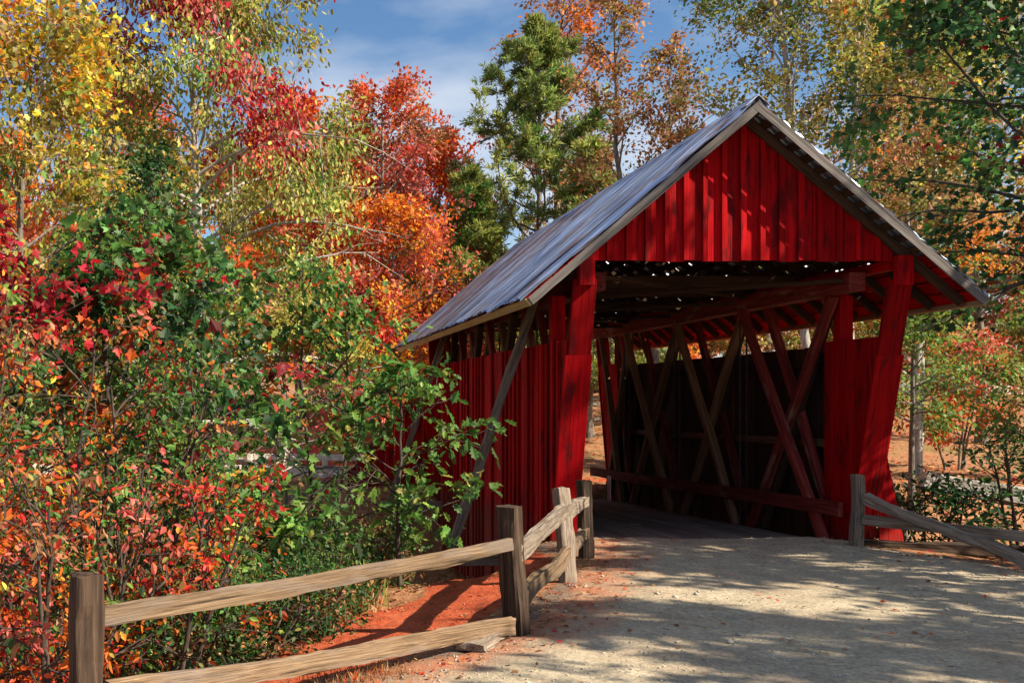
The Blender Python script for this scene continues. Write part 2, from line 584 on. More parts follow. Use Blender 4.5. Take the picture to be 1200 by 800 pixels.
def road_mask(x, y):
    s = (np.interp(y, LY, LX) - x); q = x - np.interp(y, RY, RX)
    return s, q


def grid_mesh(name, xs, ys, zf, colf=None):
    Xg, Yg = np.meshgrid(xs, ys)
    Zg = zf(Xg, Yg)
    V = np.stack([Xg, Yg, Zg], -1).reshape(-1, 3)
    nx, ny = len(xs), len(ys)
    i = np.arange(ny - 1)[:, None] * nx + np.arange(nx - 1)[None, :]
    i = i.ravel()
    Q = np.stack([i, i + 1, i + nx + 1, i + nx], 1)
    c = colf(Xg, Yg).reshape(-1, 3) if colf else None
    return raw_mesh(name, V, Q, np.full(len(Q), 4), c, True)


def ground_cols(x, y):
    s = (np.interp(y, LY, LX) - x); q = x - np.interp(y, RY, RX)
    nn = vnoise(x * 0.8 + 9, y * 0.8) * 0.9
    clay = smooth01(0.1, 0.6, s) * (1 - smooth01(1.5, 2.2, s + nn)) * smooth01(4, 7, y) * (1 - smooth01(14.5, 16, y))
    clay = np.maximum(clay, 0.9 * smooth01(25, 26, y) * (1 - smooth01(33, 46, y)) * (vnoise(x * 0.2, y * 0.25) > 0.05) * (x < 9))
    dirt = (1 - smooth01(-0.3, 0.5, np.maximum(s, q) + nn)) * (y < 15)
    return np.stack([clay, dirt, 0 * clay], -1)


xs = np.unique(np.round(np.concatenate([np.geomspace(12, 1500, 22) * -1, np.arange(-12, -4, 0.5), np.arange(-4, 12, 0.16), np.arange(12, 26, 0.6), np.geomspace(26, 1500, 22)]), 3))
ys = np.unique(np.round(np.concatenate([np.geomspace(10, 600, 10) * -1, np.arange(-10, 4, 1.0), np.arange(4, 26, 0.17), np.arange(26, 50, 0.7), np.geomspace(50, 2500, 30)]), 3))
ground = props(link('ground', grid_mesh('ground', xs, ys, ground_z, ground_cols), M_GROUND), kind='structure')


def road_z(x, y):
    s, q = road_mask(x, y)
    e = np.maximum(s, q) + 0.35 * vnoise(x * 1.3, y * 1.3) + 0.12 * vnoise(x * 4, y * 4)
    end = y - 14.35
    rut = 0.045 * vnoise(x * 0.8 + 3, y * 0.3) + 0.014 * vnoise(x * 3.1, y * 3.1) + 0.006 * vnoise(x * 9, y * 9)
    crown = 0.035 * (1 - smooth01(-1.2, -0.1, e))
    return np.where(e < 0.15, ground_z(x, y), ground_z(x, y)) + 0.012 + crown + rut * (1 - smooth01(-0.6, 0, e)) - 0.12 * smooth01(-0.25, 0.25, e) - 0.1 * smooth01(-0.1, 0.1, end)


def road_cols(x, y):
    s, q = road_mask(x, y)
    r = smooth01(-1.9, -0.1, s) * 1.0 + 0.15 * smooth01(-1, 0, q)
    return np.stack([r, r, r], -1)


rx = np.unique(np.round(np.concatenate([np.arange(-16, -2, 0.5), np.arange(-2, 10.5, 0.07), np.arange(10.5, 20, 0.5)]), 3))
ry = np.unique(np.round(np.concatenate([np.arange(-20, 5, 0.5), np.arange(5, 14.5, 0.07)]), 3))
props(link('road', grid_mesh('road', rx, ry, road_z, road_cols), M_ROAD), kind='structure')

# creek water in the ravine
wx_ = np.linspace(-40, 45, 60); wy_ = np.linspace(16.5, 22.5, 12)
props(link('creek', grid_mesh('creek', wx_, wy_, lambda x, y: x * 0 - 2.95), M_WATER), kind='structure')

# pale road on the far bank, leaving the bridge and swinging left
cl = np.array([(6.35, 25.2), (6.3, 26.2), (5.2, 27.4), (3.0, 28.2), (0, 28.7), (-4, 29.2), (-10, 30.4), (-20, 33)])
V, Q = [], []
tt = np.linspace(0, len(cl) - 1, 90)
cxs, cys = np.interp(tt, range(len(cl)), cl[:, 0]), np.interp(tt, range(len(cl)), cl[:, 1])
for _ in range(6):
    cxs[1:-1] = (cxs[:-2] + 2 * cxs[1:-1] + cxs[2:]) / 4; cys[1:-1] = (cys[:-2] + 2 * cys[1:-1] + cys[2:]) / 4
dx, dy = np.gradient(cxs), np.gradient(cys)
ln = np.hypot(dx, dy)
for i in range(len(cxs)):
    for k in range(9):
        o_ = (k / 8 - 0.5) * 3.6 + 0.15 * float(vnoise(i * 0.4, k))
        X_, Y_ = cxs[i] - dy[i] / ln[i] * o_, cys[i] + dx[i] / ln[i] * o_
        e = abs(k - 4) / 4
        V.append((X_, Y_, gz(X_, Y_) + (0.05 if e < 0.95 else -0.06)))
for i in range(len(cxs) - 1):
    for k in range(8):
        a = i * 9 + k
        Q += [a, a + 9, a + 10, a + 1]
props(link('path', raw_mesh('path', V, Q, np.full(len(Q) // 4, 4), None, True), M_PATH), kind='structure')

# ------------------------------------------------------------------ covered bridge
CX = 6.35
Y0, Y1 = 13.0, 25.7                      # roof ends
EAVE_H, RIDGE_Z, EAVE_Z = 2.97, 5.83, 3.31
SL = (RIDGE_Z - EAVE_Z) / EAVE_H          # slope
LEAN, FY0 = 0.26, 14.36                   # end frames lean out towards the top


def near_y(z): return FY0 - LEAN * z
def far_y(z): return (Y0 + Y1) - (FY0 - LEAN * z)
def floor_z(y): return -0.02 - 0.034 * (y - 14.3)


br = root('covered_bridge', (CX, (Y0 + Y1) / 2, 0), 'red painted wooden covered bridge with tin roof at the end of the gravel road', 'bridge')

# --- roof
sl_len = math.hypot(EAVE_H, RIDGE_Z - EAVE_Z)
roofp = link('roof', box_mesh('ridge_beam', 0.05, 0.16, Y1 - Y0 - 0.96, 0.005), M_DARKWOOD, br,
             frame((CX, Y0 + 0.48, RIDGE_Z - 0.26), (CX, Y1 - 0.48, RIDGE_Z - 0.26), (1, 0, 0))[0])
SH = 0.66
nsheet = int(round((Y1 - Y0) / SH))
SH = (Y1 - Y0) / nsheet
for side in (-1, 1):
    d = Vector((side * EAVE_H, 0, EAVE_Z - RIDGE_Z)).normalized()      # down the slope
    nrm = Vector((side * -d.z, 0, side * d.x)) if side == 1 else Vector((d.z, 0, -d.x))
    if nrm.z < 0: nrm = -nrm
    for k in range(nsheet):
        r = np.random.default_rng(100 + k + 50 * (side > 0))
        y_a = Y0 + k * SH
        # cross-section along the bridge: flat pans and raised ribs, last rib overlapping the next sheet
        prof = []
        npan = 5
        for j in range(npan):
            yb = j * SH / npan
            prof += [(yb, 0.028), (yb + 0.016, 0.030), (yb + 0.03, 0.0), (yb + 0.07, 0.004 * r.random()), (yb + SH / npan - 0.014, 0.0)]
        prof += [(SH, 0.020), (SH + 0.016, 0.024), (SH + 0.028, 0.003)]
        rows = 50 if side > 0 else 14
        over = 0.05 + 0.02 * r.normal()
        lift = 0.007 * (k % 2) + abs(r.normal()) * 0.006
        Vs = []
        for i in range(rows + 1):
            u = (sl_len + over) * i / rows
            for (yy, hh) in prof:
                endw = 0.012 * r.normal() if i == rows else 0
                hz = hh + lift + 0.004 * math.sin(u * 2.1 + k) + (r.normal() * 0.003)
                if k == 0 and yy < 0.06: hz += -0.012 + 0.012 * r.normal() - 0.02 * (yy < 0.02)
                Vs.append(Vector((CX, y_a + yy, RIDGE_Z)) + d * (u + endw) + nrm * (0.03 + hz))
        npf = len(prof)
        u_of = lambda i: (sl_len + over) * (i + 0.5) / rows
        Fs = []
        for i in range(rows):
            for j in range(npf - 1):
                if side > 0 and k > 0 and 0 < i < rows - 3 and (j % 5) in (2, 3) and r.random() < 0.10 and abs((u_of(i) - 0.1) / ((sl_len - 0.2) / 16) % 1 - 0.5) < 0.36: continue
                a = i * npf + j
                Fs.append((a, a + 1, a + npf + 1, a + npf) if side < 0 else (a + npf, a + npf + 1, a + 1, a))
        Mx = Matrix((nrm.cross(d) , nrm, -d)).transposed().to_4x4()
        Mx.translation = Vector((CX, y_a + SH / 2, RIDGE_Z)) + d * sl_len / 2
        Ri = Mx.inverted()
        me = py_mesh('metal_sheet', [Ri @ q for q in Vs], Fs)
        rust = 0.03 + 0.12 * min(1, max(0, (k - 3) / 6)) + 0.03 * r.normal()
        if k in (9, 13): rust += 0.06
        link('metal_sheet', me, M_METAL, roofp, Mx, (rust, 0, 0, 1))
    # laths under the sheets, painted red outside the walls
    nl_ = 17
    for i in range(nl_):
        u = 0.1 + (sl_len - 0.2) * i / (nl_ - 1)
        c = Vector((CX, 0, RIDGE_Z)) + d * u - nrm * 0.012
        outer = abs(c.x - CX) > 2.2
        wd = 0.20 if outer else 0.085 + 0.04 * random.random()
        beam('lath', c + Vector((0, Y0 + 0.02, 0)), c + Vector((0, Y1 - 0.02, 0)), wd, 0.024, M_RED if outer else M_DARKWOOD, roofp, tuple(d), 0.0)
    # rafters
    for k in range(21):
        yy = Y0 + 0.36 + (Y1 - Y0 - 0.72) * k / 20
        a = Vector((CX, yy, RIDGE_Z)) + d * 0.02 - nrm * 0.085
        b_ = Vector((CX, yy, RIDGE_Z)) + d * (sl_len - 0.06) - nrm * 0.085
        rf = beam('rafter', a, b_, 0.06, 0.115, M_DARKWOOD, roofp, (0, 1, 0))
    # rake boards at both ends, fascia along the eave
    for yy in (Y0 - 0.012, Y1 + 0.012):
        a = Vector((CX + side * 0.02, yy, RIDGE_Z)) - nrm * 0.065
        b_ = Vector((CX, yy, RIDGE_Z)) + d * (sl_len + 0.0) - nrm * 0.065
        rough_beam('rake_board', a, b_, 0.03, 0.105, M_RAKE, roofp, (0, 1, 0), 26, 0.004, 5 + (side > 0), warp=0.004)
    e = Vector((CX, 0, RIDGE_Z)) + d * (sl_len + 0.02) - nrm * 0.055
    beam('fascia_board', e + Vector((0, Y0 + 0.01, 0)), e + Vector((0, Y1 - 0.01, 0)), 0.11, 0.028, M_FASCIA, roofp, tuple(nrm))
# ridge cap: bent sheet
cap = [(-0.16, -0.125), (-0.02, 0.0), (0.0, 0.022), (0.02, 0.0), (0.16, -0.125), (0.155, -0.135), (0.0, 0.0), (-0.155, -0.135)]
Vc, Fc = [], []
for yy in (Y0 - 0.03, Y1 + 0.03):
    Vc += [(CX + a, yy, RIDGE_Z + 0.075 + b_) for a, b_ in cap]
n = len(cap)
Fc = [tuple(range(n)), tuple(range(2 * n - 1, n - 1, -1))] + [((i + 1) % n, i, i + n, (i + 1) % n + n) for i in range(n)]
link('ridge_cap', py_mesh('ridge_cap', Vc, Fc), M_METAL, roofp, None, (0.06, 0, 0, 1))


def rake_z(x):                      # underside of the roof over x
    return RIDGE_Z - abs(x - CX) * SL - 0.05


# --- gables with board and batten
GZ = 3.84
for end, gy, dirn in (('near', Y0 + 0.42, -1), ('far', Y1 - 0.42, 1)):
    gb = beam('gable', (CX - 2.05, gy + -dirn * 0.07, GZ + 0.10), (CX + 2.05, gy + -dirn * 0.07, GZ + 0.10), 0.10, 0.16, M_RED, br, (0, 1, 0))
    xa, xb, bw = CX - 2.03, CX + 2.03, 0.254
    nb = int((xb - xa) / bw) + 1
    for k in range(nb):
        x0 = xa + k * bw
        x1 = min(x0 + bw - 0.006, xb)
        zb = GZ + random.uniform(-0.012, 0.012)
        pts = [(x0, zb), (x1, zb)]
        tops = [(x1, rake_z(x1))]
        if x0 < CX < x1: tops.append((CX, rake_z(CX)))
        tops.append((x0, rake_z(x0)))
        y_off = random.uniform(-0.006, 0.006)
        prism('board', pts + tops, (0, 0.022, 0), (1, 0, 0), (0, 0, 1), (0, gy + y_off, 0), M_RED, gb)
        xc = x0 - 0.003
        if k and rake_z(xc) - GZ > 0.1:
            bt = 0.062 + random.uniform(-0.008, 0.012)
            th = 0.046
            prism('batten', [(xc - bt / 2, zb - 0.005), (xc + bt / 2, zb - 0.005), (xc + bt / 2, rake_z(xc) - 0.01), (xc - bt / 2, rake_z(xc) - 0.01)], (0, th, 0), (1, 0, 0), (0, 0, 1),
                  (0, gy - th - 0.008 if dirn < 0 else gy + 0.03, 0), M_RED, gb)
    for sx in (-1, 1):
        xx = CX + sx * 2.1
        beam('corner_block', (xx, gy + dirn * 0.075, GZ - 0.33), (xx, gy + dirn * 0.075, GZ + 0.06), 0.21, 0.10, M_RED, gb, (1, 0, 0))

# --- side walls
ZT = 2.81
for side in (-1, 1):
    xo = CX + side * 2.28                                   # outer face of the boards
    wl = beam('side_wall', (xo - side * 0.07, near_y(2.5) + 0.05, 2.55), (xo - side * 0.07, far_y(2.5) - 0.05, 2.55), 0.09, 0.12, M_DARKWOOD, br, (1, 0, 0))
    beam('nailer', (xo - side * 0.07, near_y(0.9) + 0.05, 1.35), (xo - side * 0.07, far_y(0.9) - 0.05, 1.25), 0.09, 0.12, M_TIMBER, wl, (1, 0, 0))
    ya, yb, bw = near_y(ZT) + 0.02, far_y(ZT) - 0.02, 0.27
    nb = int((yb - ya) / bw)
    bw = (yb - ya) / nb
    for k in range(nb):
        y0, y1 = ya + k * bw, ya + (k + 1) * bw - 0.006
        zt = ZT + random.uniform(-0.015, 0.015)
        zlow = -1.4 - 0.034 * (y0 - 15) + random.uniform(-0.03, 0.02)
        b0 = max(zlow, (FY0 - y0) / LEAN, (y0 - (Y0 + Y1 - FY0)) / LEAN)
        b1 = max(zlow, (FY0 - y1) / LEAN, (y1 - (Y0 + Y1 - FY0)) / LEAN)
        if zt - max(b0, b1) < 0.05: continue
        off = random.uniform(-0.008, 0.008)
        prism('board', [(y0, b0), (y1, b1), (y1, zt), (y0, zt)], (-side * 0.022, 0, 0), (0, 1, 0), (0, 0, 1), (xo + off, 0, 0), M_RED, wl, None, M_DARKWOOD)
        if k and random.random() < 0.8:
            bt = 0.055 + random.uniform(-0.015, 0.03)
            bb = max(b0, b1 if b1 > zlow else b0) + 0.03
            prism('batten', [(y0 - bt / 2, bb), (y0 + bt / 2, bb), (y0 + bt / 2, zt - 0.004), (y0 - bt / 2, zt - 0.004)], (side * 0.03, 0, 0), (0, 1, 0), (0, 0, 1), (xo + side * 0.010, 0, 0), M_RED, wl)
    # end frames: leaning front boards (lower panel, upper post)
    for fn, sg in ((near_y, -1), (far_y, 1)):
        xc = xo - side * 0.175
        off = Vector((0, sg * 0.03, 0))
        ep = beam('end_post', Vector((xc, fn(-0.9), -0.9)) + off, Vector((xc, fn(2.60), 2.60)) + off, 0.37, 0.05, M_RED, br, (1, 0, 0))
        beam('upper_post', Vector((xc + side * -0.01, fn(2.602) + 0.0, 2.602)) + off * 0.4, Vector((xc - side * 0.01, fn(3.60), 3.60)) + off * 0.4, 0.31, 0.07, M_RED, ep, (1, 0, 0))
        beam('inner_post', (xc - side * 0.02, fn(1.5) - sg * 0.75, 2.5), (xc - side * 0.02, fn(1.5) - sg * 0.75, 3.5), 0.19, 0.19, M_RED, ep, (1, 0, 0))
    # inner sheathing beside each portal
    xi = CX + side * 1.95
    for fn, sg in ((near_y, -1), (far_y, 1)):
        pn = beam('portal_panel', (xi + side * 0.045, fn(2.4) - sg * 0.2, 2.70), (xi + side * 0.045, fn(2.6) - sg * 1.34, 2.70), 0.05, 0.10, M_RED, br, (1, 0, 0))
        yA = fn(0) if sg < 0 else fn(0)
        nb2 = 7
        for k in range(nb2):
            ys_ = [fn(2.85) - sg * (0.02 + 1.34 * (k + j) / nb2) for j in (0, 1)]
            lo, hi = min(ys_), max(ys_) - 0.006
            def bot(y):
                e = (FY0 - y) / LEAN if sg < 0 else (y - (Y0 + Y1 - FY0)) / LEAN
                return max(-0.1 if sg < 0 else -0.5, e)
            if 2.85 - max(bot(lo), bot(hi)) < 0.05: continue
            prism('board', [(lo, bot(lo)), (hi, bot(hi)), (hi, 2.85), (lo, 2.85)], (side * 0.02, 0, 0), (0, 1, 0), (0, 0, 1), (xi + random.uniform(-.004, .004), 0, 0), M_RED, pn)

# --- trusses
PPT = [14.45, 17.15, 19.9, 22.65, 24.3]
for side in (-1, 1):
    xt = CX + side * 1.78
    tr = beam('truss', (xt, Y0 + 0.85, 3.62), (xt, Y1 - 0.85, 3.60), 0.22, 0.25, M_RED_OLD, br, (1, 0, 0))
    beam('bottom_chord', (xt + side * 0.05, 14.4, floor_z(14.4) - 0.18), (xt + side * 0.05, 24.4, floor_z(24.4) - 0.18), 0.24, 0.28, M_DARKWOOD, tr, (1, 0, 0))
    for k in range(4):
        ya, yb = PPT[k] + 0.10, PPT[k + 1] - 0.10
        for dd, (yt, ybm) in enumerate(((yb, ya), (ya, yb))):
            xx = xt - side * 0.065 if dd == 0 else xt + side * 0.075
            mt = M_RED_OLD if k == 0 else M_TIMBER
            rough_beam('diagonal', (xx, ybm, floor_z(ybm) - 0.02), (xx, yt, 3.50), 0.12, 0.135, mt, tr, (1, 0, 0), 10, 0.004, 31 + k * 2 + dd)
            if dd == 0:
                rough_beam('diagonal', (xx + side * 0.30, ybm + 0.16, floor_z(ybm) - 0.02), (xx + side * 0.30, yt - 0.28, 3.50), 0.11, 0.14, M_RED_OLD, tr, (1, 0, 0), 8, 0.004, 81 + k)
            if dd == 1:
                rough_beam('diagonal', (xx + side * 0.15, ybm - 0.12, floor_z(ybm) - 0.02), (xx + side * 0.15, yt + 0.3, 3.50), 0.13, 0.15, M_DARKWOOD, tr, (1, 0, 0), 8, 0.004, 61 + k)
    for k in range(1, 4):
        for dxr in (-0.05, 0.06):
            beam('iron_rod', (xt + dxr, PPT[k], floor_z(PPT[k]) - 0.3), (xt + dxr, PPT[k], 3.76), 0.028, 0.028, M_IRON, tr, (1, 0, 0), 0.008)
    # bumper rail along the inside
    xr = xt - side * 0.17
    gr = rough_beam('guard_rail', (xr, 13.95 if side > 0 else 14.9, 0.48), (xr, 24.6, 0.26), 0.06, 0.20, M_RED_OLD, br, (1, 0, 0), 24, 0.004, 77 + side)
    if side > 0:
        for i, mt in enumerate((M_WHITE, M_REFL, M_REFL, M_WHITE)):
            zc = 0.10 - (0.0)
            a_y = 23.1 + i * 0.05
            o_ = beam('reflector_strip', (xr - 0.045, a_y, 0.25), (xr - 0.045, a_y, -0.33), 0.012, 0.048, mt, gr, (1, 0, 0), 0.002)
    # outer sway braces leaning from wall plate to outrigger beams
    for k, yb_ in enumerate((15.4, 23.0)):
        x_top, x_bot = CX + side * 2.22, CX + side * 3.50
        ob = rough_beam('sway_brace', (x_bot, yb_, -0.28), (x_top, yb_, 3.52), 0.085, 0.12, M_GREY, br, (0, 1, 0), 18, 0.009, 40 + k + 10 * side)
        beam('outrigger_beam', (CX + side * 1.7, yb_, -0.42), (CX + side * 3.66, yb_, -0.42), 0.16, 0.2, M_GREY, ob, (0, 1, 0))

# wall plates, tie beams and wind bracing under the roof
for side in (-1, 1):
    beam('wall_plate', (CX + side * 2.06, Y0 + 0.56, 3.80), (CX + side * 2.06, Y1 - 0.56, 3.80), 0.16, 0.13, M_RED if side > 0 else M_DARKWOOD, br, (1, 0, 0))
for k, yy in enumerate((15.8, 17.2, 19.9, 22.6, 24.6)):
    beam('tie_beam', (CX - 1.98, yy, 3.84), (CX + 1.98, yy, 3.84), 0.14, 0.17, M_DARKWOOD, br, (0, 1, 0))
for k in range(4):
    ya, yb = (13.9, 17.2, 19.9, 22.6)[k], (17.0, 19.7, 22.4, 24.8)[k]
    beam('wind_brace', (CX - 1.8, ya, 3.70), (CX + 1.8, yb, 3.70), 0.1, 0.05, M_DARKWOOD, br)
    beam('wind_brace', (CX + 1.8, ya, 3.645), (CX - 1.8, yb, 3.645), 0.1, 0.05, M_DARKWOOD, br)

# wing panels: boarded flares at the foot of the walls
for (sx, yy, xs_top, xs_bot, zt_, zb_) in ((1, 14.2, 2.30, 2.68, 1.75, -0.5), (-1, 24.35, 2.30, 4.35, 2.75, -0.1)):
    wp = beam('wing_panel', (CX + sx * (xs_top - 0.12), yy + 0.09, 0.1), (CX + sx * (xs_bot - 0.2), yy + 0.09, 0.1), 0.08, 0.1, M_RED, br, (0, 1, 0))
    nb3 = 3 if sx > 0 else 9
    for k in range(nb3):
        a0 = xs_top + (xs_bot - xs_top) * k / nb3
        a1 = xs_top + (xs_bot - xs_top) * (k + 1) / nb3 - 0.006
        zz = lambda a: zt_ + (zb_ + 0.35 - zt_) * (a - xs_top) / (xs_bot - xs_top)
        pts = [(CX + sx * a0, zb_), (CX + sx * a1, zb_), (CX + sx * a1, zz(a1)), (CX + sx * a0, zz(a0))]
        prism('board', pts, (0, 0.022, 0), (1, 0, 0), (0, 0, 1), (0, yy + random.uniform(-.004, .004), 0), M_RED, wp)

# deck
dk = beam('deck', (CX, 14.32, floor_z(14.3) - 0.13), (CX, 24.5, floor_z(24.5) - 0.13), 3.3, 0.12, M_DARKWOOD, br, (1, 0, 0))
npl = 17
for k in range(npl):
    xw = 3.48 / npl
    xx = CX - 1.74 + (k + 0.5) * xw
    cuts = [14.22 + random.uniform(-0.05, 0.05), 17.4 + random.uniform(-0.6, 0.6), 20.9 + random.uniform(-0.6, 0.6), 24.6]
    for a, b_ in zip(cuts[:-1], cuts[1:]):
        dz = random.uniform(-0.006, 0.008)
        beam('plank', (xx, a + 0.004, floor_z(a) - 0.035 + dz), (xx, b_ - 0.004, floor_z(b_) - 0.035 + dz), xw - 0.014, 0.05, M_DECK, dk, (1, 0, 0), 0.004)

# stone abutments under both ends, built of courses
for yc, nm, zt_ in ((14.95, 'near', -0.55), (24.0, 'far', -0.75)):
    ab = root('stone_abutment', (CX, yc, -3.2), 'rough stone abutment in the shade under the ' + ('near' if nm == 'near' else 'far') + ' end of the bridge', 'abutment', 'bridge abutments')
    for c_ in range(7):
        zz = -3.3 + c_ * (zt_ + 3.3) / 7
        h_ = (zt_ + 3.3) / 7
        xx = CX - 1.95 - (c_ % 2) * 0.2
        while xx < CX + 2.0:
            w_ = random.uniform(0.45, 0.75)
            beam('stone', (xx, yc + random.uniform(-.03, .03), zz + h_ / 2), (xx + w_ - 0.015, yc + random.uniform(-.03, .03), zz + h_ / 2), 0.75, h_ - 0.012, M_STONE, ab, (0, 1, 0), 0.03)
            xx += w_

# ------------------------------------------------------------------ split rail fences
def fence_post(parent, x, y, h, wd, mat, rz=0.0, tilt=(0, 0), seed=0, dpth=None):
    z0 = gz(x, y)
    p0 = Vector((x, y, z0 - 0.25)); p1 = Vector((x + tilt[0], y + tilt[1], z0 + h))
    return rough_beam('post', p0, p1, wd, dpth or wd, mat, parent, (math.cos(rz), math.sin(rz), 0), 16, 0.006, seed, (1.04, 0.97), 0.006)


P0, P1, P2, P3 = (-1.0, 5.66), (2.13, 8.54), (3.32, 11.06), (4.06, 12.75)
fl = root('split_rail_fence', (2.13, 8.54, 0), 'weathered split rail fence along the left edge of the road', 'fence')
g0 = gz(*P0)
fence_post(fl, *P0, 1.02 - g0, 0.165, M_POST, 0.55, (0.0, 0.0), 1, 0.15)
fence_post(fl, *P1, 1.10 - gz(*P1), 0.16, M_POST, 0.75, (-0.05, 0.03), 2, 0.17)
fence_post(fl, *P2, 1.03 - gz(*P2), 0.16, M_GREY, 0.35, (-0.07, 0.02), 3, 0.12)
fence_post(fl, *P3, 0.98 - gz(*P3), 0.15, M_POST, 0.35, (-0.02, 0.0), 4, 0.14)
def V3(p, z): return Vector((p[0], p[1], z))
rough_beam('rail', V3(P0, 0.77) + Vector((0.03, 0.03, 0)), V3(P1, 0.79), 0.05, 0.115, M_RAIL, fl, (0.7, -0.7, 0), 30, 0.008, 11, (1.0, 0.85), 0.018)
o_ = rough_beam('rail', V3(P0, 0.33) + Vector((0.1, 0.1, 0)), V3(P1, 0.115) + Vector((-0.06, -0.12, 0)), 0.055, 0.13, M_RAIL, fl, (0.7, -0.7, 0), 30, 0.008, 12, (1, 1), 0.02)
o_['label'] = 'lower rail dropped out of its post onto the clay'
rough_beam('rail', V3(P1, 0.70), V3(P2, 0.80), 0.09, 0.13, M_GREY, fl, (0.9, -0.4, 0), 20, 0.008, 13)
rough_beam('rail', V3(P1, 0.24), V3(P2, 0.33), 0.09, 0.14, M_RAIL, fl, (0.9, -0.4, 0), 20, 0.008, 14)
rough_beam('rail', V3(P2, 0.76), V3(P3, 0.72), 0.09, 0.13, M_GREY, fl, (0.9, -0.4, 0), 14, 0.008, 15)
rough_beam('rail', V3(P2, 0.32), V3(P3, 0.32), 0.09, 0.13, M_RAIL, fl, (0.9, -0.4, 0), 14, 0.008, 16)

R0 = (7.93, 13.5)
fr = root('split_rail_fence', (R0[0], R0[1], 0), 'grey split rail fence with a fallen top rail right of the bridge portal', 'fence')
fence_post(fr, *R0, 1.0 - gz(*R0), 0.135, M_GREY, 0.1, (0, 0), 21, 0.13)
R1 = (9.5, 10.35)
fence_post(fr, *R1, 0.95 - gz(*R1), 0.14, M_GREY, 0.1, (0, 0), 22)
o_ = rough_beam('rail', (7.97, 13.38, 0.70), (8.86, 11.62, 0.09), 0.12, 0.13, M_GREY, fr, (0.9, 0.45, 0), 22, 0.009, 23)
o_['label'] = 'fallen top rail slanting from the post to the ground'
rough_beam('rail', (7.99, 13.45, 0.40), (9.5, 10.38, 0.40), 0.07, 0.13, M_GREY, fr, (0.9, 0.45, 0), 20, 0.007, 24)

pk = rough_beam('plank_offcut', (1.62, 7.95, gz(1.62, 7.95) + 0.05), (1.93, 8.42, gz(1.93, 8.42) + 0.05), 0.20, 0.06, M_GREY, None, (0.8, -0.55, 0), 10, 0.008, 51, (1.15, 0.8))
props(pk, 'short grey plank offcut lying at the foot of the corner fence post', 'plank')
kt = rough_beam('kerb_timber', (8.02, 13.75, 0.03), (10.1, 13.35, -0.02), 0.16, 0.14, M_POST, None, (0, 1, 0), 16, 0.01, 52)
props(kt, 'low half buried kerb timber at the foot of the right bridge wall', 'timber')
xl_ = X_at(1150, 24.0)
lg = rough_beam('fallen_log', (xl_ - 1.2, 24.3, gz(xl_, 24.3) + 0.2), (xl_ + 2.4, 23.6, gz(xl_ + 2, 23.6) + 0.22), 0.34, 0.34, M_BARK_PALE, None, None, 18, 0.02, 53)
props(lg, 'pale fallen log on the leafy ground right of the bridge', 'log')

# pale roadside guard wall on the far bank, left of the bridge
gw = root('guard_wall', (0.5, 27.0, 0), 'low pale guard rail beside the far road, seen through the sapling', 'guard rail')
pts_ = [(-4.4, 27.6), (-2.4, 27.3), (-0.4, 27.0), (1.6, 26.7), (3.4, 26.2)]
for i, (a, b_) in enumerate(pts_):
    z_ = gz(a, b_)
    beam('post', (a, b_, z_ - 0.3), (a, b_, z_ + 0.62), 0.14, 0.14, M_CREAM, gw, (1, 0, 0), 0.01)
for (a, b_) in zip(pts_[:-1], pts_[1:]):
    for hz in (0.24, 0.55):
        beam('rail', (a[0], a[1], gz(*a) + hz), (b_[0], b_[1], gz(*b_) + hz), 0.05, 0.17, M_CREAM, gw, (0, 1, 0), 0.01)

# roadside barrier far right on the hill
rb = root('guard_wall', (X_at(1130, 52), 52, gz(X_at(1130, 52), 52)), 'long pale barrier along the road on the hill at the far right', 'barrier')
for k in range(8):
    xa_ = X_at(1030, 52) + k * 2.0
    beam('panel', (xa_, 52, gz(xa_, 52) + 0.35), (xa_ + 1.96, 52, gz(xa_ + 1.96, 52) + 0.35), 0.12, 0.55, M_CREAM, rb, (0, 1, 0), 0.01)

# ------------------------------------------------------------------ foliage
def half(pts):
    """leaf from one half outline, folded along the midrib; base at 0, tip at y = 1"""
    n_ = len(pts)
    V_ = [(x, y, 0.22 * x - 0.12 * y * y) for x, y in pts]
    V_ += [(-x, y, 0.22 * x - 0.12 * y * y) for x, y in pts[1:-1]]
    right = list(range(n_))
    left = [0] + list(range(n_, n_ + n_ - 2)) + [n_ - 1]
    return np.array(V_), [right, left[::-1]]


T_OAK = half([(0, 0), (0.10, 0.16), (0.24, 0.24), (0.13, 0.36), (0.36, 0.52), (0.18, 0.60), (0.27, 0.80), (0.10, 0.84), (0, 1)])
T_MAPLE = half([(0, 0.05), (0.30, -0.02), (0.24, 0.14), (0.56, 0.42), (0.34, 0.44), (0.24, 0.52), (0.24, 0.72), (0.10, 0.74), (0, 1)])
T_OVAL = half([(0, 0), (0.17, 0.2), (0.25, 0.48), (0.14, 0.8), (0, 1)])
T_LONG = half([(0, 0), (0.12, 0.3), (0.13, 0.6), (0, 1)])
T_QUAD = (np.array([(0, 0, 0), (0.30, 0.45, 0.07), (0, 1, -0.06), (-0.30, 0.45, 0.07)]), [[0, 1, 2, 3]])
T_TUFT = (np.array([(0, 0, 0), (0.10, 0.5, 0.02), (0, 1, 0.03), (-0.10, 0.45, 0.02)]), [[0, 1, 2, 3]])


def norm(a):
    return a / np.maximum(np.linalg.norm(a, axis=-1, keepdims=True), 1e-6)


def leaf_frames(r, n_, axis, up, flat, wild=0.55):
    u = norm(axis + r.normal(0, wild, (n_, 3)))
    nn = up[None, :] * flat + r.normal(0, 0.6, (n_, 3))
    rt = norm(np.cross(u, nn))
    nn = norm(np.cross(rt, u))
    return u, rt, nn


